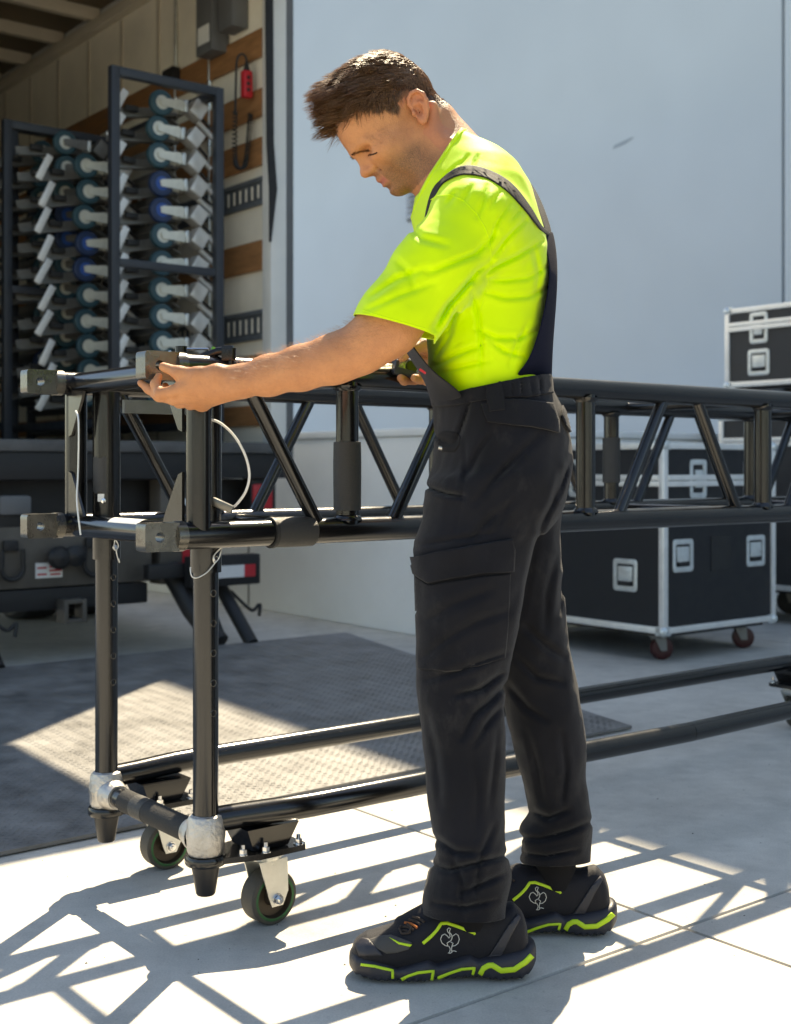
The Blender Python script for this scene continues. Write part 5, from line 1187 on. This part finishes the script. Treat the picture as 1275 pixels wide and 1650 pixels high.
c1, c2 = creases(tf, 2.37), creases(rf, 2.60)
ROTW = np.array(Matrix.Rotation(R(38), 3, 'Y'))
def trouser_disp(P):
    d = c1(P); far = (P[:,1] > 2.372) & (P[:,2] < .80); d2 = c2(P)*far
    low = np.clip((.32-P[:,2])/.25, 0, 1)
    return np.where(far, 0, d)*2.0+d2*1.9+vnoise(P@ROTW*np.array([1,1,.45]), 24, 2)*.0028+vnoise(P@ROTW*np.array([1,1,.5]), 50, 3)*.0014+low*vnoise(P*np.array([.7,.7,1.6]), 26, 8)*.0020
vt_t, Q_t = sdf_mesh(tp, .0038, trouser_disp)
me, vt_t = np_mesh('bib_trousers', vt_t, Q_t, (0,0,0), 1, .25)
hl1 = plane_px((683,1470), (812,1474), 2.265, (750,1600)); hl2 = plane_px((836,1388), (948,1384), 2.482, (890,1500)); wt = plane_px((693,640), (880,601), 2.22, (780,500))
cut(me, [(hl1[0], (hl1[1]+Vector((0,-.16,0))).normalized(), lambda c: c.y < 2.372 and c.z < .25), (hl2[0], (hl2[1]+Vector((0,-.16,0))).normalized(), lambda c: c.y > 2.372 and c.z < .25), (wt[0], wt[1], lambda c: c.z > .95)])
bm = bmesh.new(); bm.from_mesh(me); tro_bvh = BVHTree.FromBMesh(bm); bm.free()
for v in me.vertices: v.co -= BASE
trou = link_mesh('bib_trousers', me, M['trouser'], man); md = trou.modifiers.new('thickness', 'SOLIDIFY'); md.thickness = .0030; md.offset = 0
T = M['trouser']; SM = M['seam']
# waistband, belt loop, pockets, seams
drape([(695,629),(735,622),(770,612),(815,606),(868,602),(886,602),(889,634),(850,640),(810,641),(772,646),(735,653),(708,655),(700,650)], tro_bvh, .0022, .0028, 5, 'waistband', T, trou)
drape([(782,611),(805,608),(812,640),(813,661),(790,664),(785,640)], tro_bvh, .0062, .0040, 4, 'belt_loop', T, trou)
drape([(778,652),(782,667),(787,680),(830,686),(870,691),(897,698),(896,678),(888,652),(850,645),(812,643)], tro_bvh, .0040, .0036, 5, 'pocket_flap', T, trou)
drape([(900,672),(905,684),(914,700),(917,698),(911,672),(902,655)], tro_bvh, .0040, .0036, 3, 'pocket_flap', T, trou)
drape([(666,898),(700,890),(760,878),(823,868),(826,885),(824,920),(780,924),(735,931),(694,939),(672,924)], tro_bvh, .0050, .0040, 5, 'pocket_flap', T, trou)
drape([(671,928),(694,943),(735,936),(780,929),(821,924),(818,1000),(812,1060),(770,1075),(720,1080),(676,1078),(673,1000)], tro_bvh, .0022, .0022, 5, 'cargo_pocket', T, trou)
drape([(706,700),(718,694),(738,696),(744,704),(742,718),(735,728),(715,728),(708,720)], tro_bvh, .0012, .0012, 3, 'pocket_mouth', SM, trou)
pen = tro_bvh.ray_cast(CAM, (px(712,721,1)-CAM).normalized())[0]
MB().tube(pen+Vector((-.006,-.004,.0)), pen+Vector((.006,-.004,-.003)), .0042, n=12).build('zip_pull', M['steel'], trou)
for ln in ([(771,612),(765,660),(768,700),(764,760),(758,800),(755,850),(752,880)], [(763,788),(800,796),(830,803),(878,817)], [(831,804),(828,840),(824,868)], [(825,920),(820,1000),(812,1070),(806,1100)], [(748,1080),(756,1160),(764,1240),(769,1320),(775,1400),(778,1480)], [(868,1120),(872,1200),(874,1290),(876,1390)], [(700,742),(730,745),(757,742)], [(776,682),(774,696),(800,704),(812,706)], [(683,1459),(720,1474),(760,1482),(812,1462)], [(838,1380),(870,1392),(905,1392),(948,1376)]):
    drape_line(ln, tro_bvh, .0010, 'seam', SM, trou, .0004)
# bib at the front, hanging away from the chest
def sheet(name, grid, mat, parent, thick=.004):
    n, m = len(grid), len(grid[0]); V = [p for r_ in grid for p in r_]; F = [(i*m+j, i*m+j+1, (i+1)*m+j+1, (i+1)*m+j) for i in range(n-1) for j in range(m-1)]
    mb = MB(); mb.add(V, F); o = mb.build(name, mat, parent, angle=60); md = o.modifiers.new('thickness', 'SOLIDIFY'); md.thickness = thick; md.offset = 0; ss = o.modifiers.new('smooth', 'SUBSURF'); ss.levels = 1; ss.render_levels = 2; return o
near_e = [(748,640,2.196),(738,627,2.200),(716,612,2.205),(698,598,2.210),(682,580,2.218),(668,562,2.225),(655,543,2.232),(650,520,2.24),(650,490,2.245),(652,455,2.25),(656,420,2.255)]
mid_e = [(697,656,2.36),(694,640,2.36),(688,618,2.36),(676,596,2.36),(666,574,2.36),(658,556,2.36),(650,538,2.36),(645,518,2.36),(645,488,2.36),(648,455,2.36),(654,420,2.36)]
grid = []
for a, b_ in zip(near_e, mid_e):
    pa, pb = px(*a), px(*b_); pc = Vector((pa.x+.0, 2*2.36-pa.y, pa.z)); row = []
    for k in range(13):
        s = k/12; row.append(pa*(1-s)**2+(pb*2-(pa+pc)*.5)*2*s*(1-s)+pc*s**2)
    grid.append(row)
sheet('bib_front', grid, M['trouser'], man, .0035)
q = px(681, 598.5, 2.207)
MB().box(q+Vector((0,-.006,0)), .0135, .0014, .0042, (Vector((.80,-.1,-.58)).normalized(), Vector((.1,1,0)).normalized(), Vector((.58,0,.8)).normalized())).build('red_tag', M['red'], man)
# back panel
ne = [(826,606,2.205),(848,588,2.21),(862,555,2.215),(874,515,2.225),(883,470,2.235),(886,440,2.25),(882,405,2.275),(872,374,2.305)]
me_ = [(888,612,2.36),(888,588,2.36),(889,555,2.36),(892,515,2.36),(895,470,2.36),(896,440,2.36),(895,405,2.36),(890,374,2.36)]
grid = []
for a, b_ in zip(ne, me_):
    pa, pb = px(*a), px(*b_); pc = Vector((pa.x, 2*2.36-pa.y, pa.z)); row = []
    for k in range(13):
        s = k/12; row.append(pa*(1-s)**2+(pb*2-(pa+pc)*.5)*2*s*(1-s)+pc*s**2)
    grid.append(row)
bpn = sheet('back_panel', grid, M['navycloth'], man, .0035)
# braces over the shoulders
up_e = [(868,362),(859,344),(847,326),(834,308),(820,294),(804,283),(779,272),(760,268),(746,268),(732,275),(721,283),(709,294),(699,304)]
lo_e = [(868,372),(855,355),(846,343),(834,330),(822,316),(808,304),(786,290),(772,286),(757,284),(744,284),(732,288),(720,294),(710,302)]
grid = []
for a, b_ in zip(up_e, lo_e):
    row = []
    for k in range(5):
        u, v = a[0]+(b_[0]-a[0])*k/4, a[1]+(b_[1]-a[1])*k/4; h = shirt_bvh.ray_cast(CAM, (px(u, v, 1)-CAM).normalized())
        row.append((h[0]+(h[1] if h[1].dot(CAM-h[0]) > 0 else -h[1])*.0035) if h[0] is not None else None)
    if all(r_ is not None for r_ in row): grid.append(row)
# carry the strap to the back panel and down the chest
g0 = grid[0]; tgt = px(884, 378, 2.335); grid = [[tgt+Vector((.004,0,0))+(p-g0[2])*.6 for p in g0], [p*.5+(tgt+(p-g0[2])*.7)*.5 for p in g0]]+grid
gl = grid[-1]
for dv, dx in ((28,-.010),(60,-.016),(100,-.018)): grid.append([p+Vector((dx, -.004, -dv/855)) for p in gl])
strap = sheet('brace_strap', grid, M['webbing'], man, .0026); strap_grid = grid
gr2 = []
for u, v, Y in ((885,376,2.385),(878,352,2.41),(868,325,2.44),(856,302,2.465),(838,278,2.48),(812,262,2.485),(780,255,2.485),(745,262,2.48),(705,290,2.475),(690,330,2.47)): 
    c = px(u, v, Y); gr2.append([c+Vector((.004*k, .0085*k, .002*k)) for k in (-2,-1,0,1,2)])
sheet('brace_strap', gr2, M['webbing'], man, .0026)
# woven letters on the strap
def strap_text(txt, i0, i1, grid):
    cu = bpy.data.curves.new('txt', 'FONT'); cu.body = txt; cu.size = 1; cu.extrude = 0; cu.resolution_u = 2; o = bpy.data.objects.new('txt', cu); COL.objects.link(o)
    dg = bpy.context.evaluated_depsgraph_get(); me = bpy.data.meshes.new_from_object(o.evaluated_get(dg)); bpy.data.objects.remove(o)
    bm = bmesh.new(); bm.from_mesh(me); bmesh.ops.triangulate(bm, faces=bm.faces[:])
    for _ in range(2): bmesh.ops.subdivide_edges(bm, edges=[e for e in bm.edges if e.calc_length() > .2], cuts=1); 
    xs = [v.co.x for v in bm.verts]; x0, x1 = min(xs), max(xs); rows = grid[i0:i1+1][::-1]; nR = len(rows)-1
    for v in bm.verts:
        s = (v.co.x-x0)/(x1-x0)*nR; i = min(int(s), nR-1); f = s-i; t_ = .80-(v.co.y)/.73*.60; t4 = min(max(t_*4, 0), 3.999); j = int(t4); g_ = t4-j
        a = rows[i][j].lerp(rows[i][j+1], g_); b_ = rows[i+1][j].lerp(rows[i+1][j+1], g_); p = a.lerp(b_, f); d1 = rows[i+1][2]-rows[i][2]; d2 = rows[i][4]-rows[i][0]; nn = d1.cross(d2).normalized()
        if nn.dot(CAM-p) < 0: nn = -nn
        v.co = p+nn*.0026-BASE
    bm.to_mesh(me); bm.free(); return link_mesh('woven_lettering', me, M['letter'], strap)
M['letter'] = cloth_mat('woven grey letters', (.030,.030,.033), .8, .05, .2, .1)
strap_text('STRAUSS', 5, 13, strap_grid)
# ------------------------------------------------------------------ shoes
YS = 2.27; SCL = FPX/YS
def sx(u): return (u-CX)/SCL
def loftx(rows, p=2.5, k=.01):
    r = np.array([(sx(u), z0, z1, YS, hw) for u, z0, z1, hw in rows]); xs = r[:,0]; xx = np.linspace(xs[0], xs[-1], 140)
    def sm(v):
        o = np.interp(xx, xs, v); ker = np.exp(-np.linspace(-2, 2, 7)**2); ker /= ker.sum(); return np.convolve(np.pad(o, 3, mode='edge'), ker, 'valid')
    cz, az, by = sm((r[:,1]+r[:,2])/2), sm((r[:,2]-r[:,1])/2), sm(r[:,4])
    def fn(P):
        x = P[:,0]; z = P[:,2]-np.interp(x, xx, cz); y = P[:,1]-YS; a = np.interp(x, xx, az); b = np.interp(x, xx, by)
        rr = ((np.abs(z)/a)**p+(np.abs(y)/b)**p)**(1/p); q = np.sqrt(z*z+y*y); m = np.minimum(a, b); d = np.maximum(np.where(rr > .25, q*(1-1/np.maximum(rr, .25)), -m*.75), -m)
        return smax(d, np.maximum(x-xs[-1], xs[0]-x), .008)
    return prim(fn, (xs[0], YS-.07, 0), (xs[-1], YS+.07, .2), k)
M['shoeblack'] = cloth_mat('black mesh upper', (.0085,.009,.014), .6, .1, .8, .15)
M['shoegrey'] = pmat('charcoal rubber', (.020,.021,.030), .5, 0, .15, 20, .1, 300)
M['toegrey'] = cloth_mat('grey toe mesh', (.075,.072,.068), .7, .1, 1.0, .2)
M['neonrub'] = pmat('neon rubber', (.50,.72,.02), .5, 0, .04)
M['logo'] = pmat('reflective silver line', (.62,.62,.58), .4, .1, .05)
M['lace'] = cloth_mat('dark lace', (.035,.026,.022), .8, .1, .6, .2)
M['laceorange'] = cloth_mat('orange fleck lace', (.40,.12,.03), .8, .1, .6, .2)
up = [loftx([(567,.030,.052,.014),(574,.022,.064,.030),(590,.018,.075,.040),(618,.015,.083,.047),(648,.015,.094,.049),(684,.015,.114,.046),(705,.015,.126,.042),(760,.015,.126,.037),(800,.015,.124,.036),(826,.018,.132,.035),(843,.02,.112,.030),(850,.03,.085,.018)], 2.3)]
up.append(cone(Vector((sx(690), YS, .118)), Vector((sx(650), YS, .096)), .020, .016, .012, flat=((0,0,1), .6)))     # tongue
vu, Qu = sdf_mesh(up, .0030, lambda P: vnoise(P, 60, 4)*.0006)
me, vu = np_mesh('shoe', vu, Qu, BASE, 1); shoe = link_mesh('shoe', me, M['shoeblack'], man)
ml = [loftx([(563,.018,.042,.016),(573,.009,.050,.038),(600,.002,.046,.050),(625,.0005,.040,.053),(641,.002,.030,.050),(655,.0005,.036,.054),(690,.0005,.047,.053),(703,.004,.035,.048),(716,.005,.040,.050),(755,.006,.054,.047),(769,.006,.043,.042),(782,.003,.049,.046),(800,.0005,.050,.048),(838,.002,.058,.046),(854,.012,.064,.036),(863,.026,.060,.018)], 3.0)]
for u, r_ in ((642,.010), (704,.010), (771,.011)):
    for sg in (-1, 1): ml.append(cone(Vector((sx(u+2), YS+sg*.062, -.004)), Vector((sx(u-2), YS+sg*.058, .046)), r_, .006, .008, 's'))
for u in (640, 703, 769): ml.append(cone(Vector((sx(u), YS-.07, -.002)), Vector((sx(u), YS+.07, -.002)), .007, .007, .005, 's'))
def sole_disp(P): return np.where(P[:,2] < .012, np.clip(np.sin(P[:,0]*2*np.pi/.0135)*3, -1, 1)*.0016, 0)
vm, Qm = sdf_mesh(ml, .0026, sole_disp); me, vm = np_mesh('sole', vm, Qm, BASE, 1, .35); sole = link_mesh('sole', me, M['shoegrey'], shoe)
sb_, ub_ = bvh_of(vm, Qm), bvh_of(vu, Qu)
allv = np.concatenate([vm, vu]); allq = np.concatenate([Qm, Qu+len(vm)]); bb = bvh_of(allv, allq)
def c4(pts): return [(540+x*.3608, 1360+y*.3608) for x, y in pts]
def drape_band(line, wd, bvh, off, name, mat, parent, close_pts=3):
    """a strip of constant width (picture px) laid along a line on the surface"""
    pts = []
    for i in range(len(line)-1):
        L_ = math.hypot(line[i+1][0]-line[i][0], line[i+1][1]-line[i][1]); k = max(1, int(L_/2.5))
        for j in range(k): pts.append((line[i][0]+(line[i+1][0]-line[i][0])*j/k, line[i][1]+(line[i+1][1]-line[i][1])*j/k))
    pts.append(line[-1]); rows = []
    for i, (u, v) in enumerate(pts):
        a, b_ = pts[max(i-1, 0)], pts[min(i+1, len(pts)-1)]; dx, dy = b_[0]-a[0], b_[1]-a[1]; L_ = math.hypot(dx, dy) or 1; nx, ny = -dy/L_, dx/L_; w_ = wd if not callable(wd) else wd(i/(len(pts)-1)); row = []
        for s_ in (-.5, -.17, .17, .5):
            h = bvh.ray_cast(CAM, (px(u+nx*s_*w_, v+ny*s_*w_, 1.0)-CAM).normalized())
            row.append(h[0]+(h[1] if h[1].dot(CAM-h[0]) > 0 else -h[1])*off if h[0] is not None else None)
        if all(r_ is not None for r_ in row) and (not rows or (row[1]-rows[-1][1]).length < .03): rows.append(row)
    V = [p for r_ in rows for p in r_]; F = [(i*4+k, i*4+k+1, i*4+5+k, i*4+4+k) for i in range(len(rows)-1) for k in range(3)]
    mb = MB(); mb.add(V, F); o = mb.build(name, mat, parent, angle=60); m = o.modifiers.new('thickness', 'SOLIDIFY'); m.thickness = .0016; m.offset = 0; return o
for ln, w_ in (([(116,538),(180,548),(256,566),(257,600)], 4.0), ([(296,604),(330,588),(370,575),(438,567),(431,606)], 4.2), ([(452,600),(510,577),(565,559),(622,554),(610,596)], 4.2), ([(648,582),(663,556),(685,543),(704,542),(742,565),(800,560),(850,527),(878,498)], 8.5)):
    drape_band(c4(ln), w_, sb_, .0012, 'neon_stripe', M['neonrub'], shoe)
drape_band(c4([(392,444),(430,412),(455,385),(474,356),(500,354),(545,368),(590,385),(618,396)]), 5.0, bb, .0012, 'neon_trim', M['neonrub'], shoe)
drape_band(c4([(606,374),(625,404)]), 4.0, bb, .0014, 'neon_trim', M['neonrub'], shoe)
drape(c4([(243,420),(290,440),(345,449),(335,459),(285,449)]), bb, .0010, .0014, 4, 'neon_trim', M['neonrub'], shoe)
drape(c4([(682,508),(740,502),(790,402),(826,332),(815,313),(770,370),(720,450)]), bb, .0010, .0018, 4, 'heel_panel', M['shoegrey'], shoe)
drape(c4([(150,428),(200,412),(250,408),(290,420),(345,440),(330,470),(280,485),(230,490),(185,465)]), bb, .0006, .0010, 4, 'toe_mesh', M['toegrey'], shoe)
drape(c4([(90,450),(120,420),(150,425),(190,468),(215,500),(160,500),(110,500)]), bb, .0008, .0014, 4, 'toe_cap', M['shoegrey'], shoe)
for ln in ([(503,412),(490,402),(478,408),(471,425),(478,443),(492,453),(505,456)], [(524,412),(540,401),(550,408),(555,425),(549,443),(537,453),(522,456)], [(503,412),(508,420),(514,414),(512,402),(503,392),(501,382),(508,375),(516,379),(512,386),(511,394),(520,405),(523,418),(517,432),(507,437)], [(505,456),(500,442),(507,437)], [(522,456),(527,443),(517,437)], [(508,456),(515,468),(512,482),(505,486),(514,487),(522,483),(520,470),(522,456)], [(522,478),(532,476),(542,480)]):
    drape_line(c4(ln), bb, .00075, 'emblem_line', M['logo'], shoe, .0010, 2.0, 5)
for k, (x0, y0, x1, y1) in enumerate(((292,392,338,398),(300,372,352,386),(312,352,368,376),(330,338,384,362),(348,326,400,350))):
    drape_line(c4([(x0, y0), ((x0+x1)/2, (y0+y1)/2-6), (x1, y1)]), bb, .0024, 'lace', M['laceorange'] if k == 2 else M['lace'], shoe, .0015, 3, 8)
drape_line(c4([(300,368),(290,385),(300,405),(330,402),(345,380),(325,360)]), bb, .0020, 'lace', M['lace'], shoe, .004, 3, 8)
MB().tube(Vector((sx(757), YS, .09)), Vector((sx(757), YS, .17)), .039, .040, 24).build('sock', M['seam'], shoe)
s2 = copy_tree(shoe, man)
piv = Vector((sx(760), YS, 0))-BASE; s2.matrix_parent_inverse = Matrix.Identity(4)
s2.matrix_basis = Matrix.Translation(Vector((.184, .215, 0))) @ Matrix.Translation(piv) @ Matrix.Rotation(R(-4), 4, 'Z') @ Matrix.Translation(-piv)
# ------------------------------------------------------------------ tape measure
tm = thing('tape_measure', px(656, 612, 2.635), 'silver and black tape measure held in the hand resting on the truss', 'tape measure')
M['tapesilver'] = pmat('chromed plastic', (.30,.31,.31), .22, .8, .25, 60, .2, 90)
M['blade'] = pmat('pale steel blade', (.62,.56,.40), .4, .1, .05)
tc_ = px(655, 593, 2.640); tx = Vector((.93, .30, -.20)).normalized(); ty = Vector((-.3,.95,0)).normalized(); tz = tx.cross(ty)
MB().box(tc_, .052, .030, .040, (tx, ty, tz), .009).build('housing', M['tapesilver'], tm)
MB().box(tc_-tx*.006-tz*.012-ty*.002, .050, .034, .016, (tx, ty, tz), .004).build('lower_grip', M['shoegrey'], tm)
MB().lathe(tc_-ty*.0145+tz*.004+tx*.006, -ty, [(0,.014),(.003,.013),(.0035,.009),(.0025,.0)], 20).build('side_disc', M['clampblack'], tm)
MB().box(tc_-tx*.026-tz*.004, .008, .034, .030, (tx, ty, tz), .003).build('mouth', M['shoegrey'], tm)
b0, b1 = tc_-tx*.026-tz*.003, px(246, 595, 2.315); V = []; K = 40; dirn = (b1-b0).normalized(); nb_ = Vector((0,-.80,.60)); sdv = dirn.cross(nb_).normalized(); sdv = sdv if sdv.z > 0 else -sdv; nb_ = sdv.cross(dirn); nb_ = nb_ if nb_.y < 0 else -nb_
for i in range(K+1):
    p = b0.lerp(b1, i/K)
    for k in (-2,-1,0,1,2): V.append(p+sdv*(.0040*k)-nb_*(.0011*(k*k)/4*-1))
F = [(i*5+k, i*5+k+1, (i+1)*5+k+1, (i+1)*5+k) for i in range(K) for k in range(4)]
mb = MB(); mb.add(V, F); bl = mb.build('blade', M['blade'], tm); bl.modifiers.new('t', 'SOLIDIFY').thickness = .0005
mb = MB(); Lb = (b1-b0).length; nt_ = int(Lb/.005)
for i in range(2, nt_):
    p = b0+dirn*(i*.005); big = i % 5 == 0; h_ = .0052 if big else .0028
    mb.box(p+sdv*(.0080-h_/2)+nb_*.0016, .0007 if not big else .0011, h_, .0002, (dirn, sdv, nb_))
    if big: mb.box(p+dirn*.002-sdv*.0030+nb_*.0016, .0024, .0036, .0002, (dirn, sdv, nb_))
o = mb.build('scale_marks', M['void'], bl); o['kind'] = 'stuff'
MB().box(b1+dirn*.002, .0015, .016, .010, (dirn, sdv, nb_)).build('end_hook', M['steel'], tm)
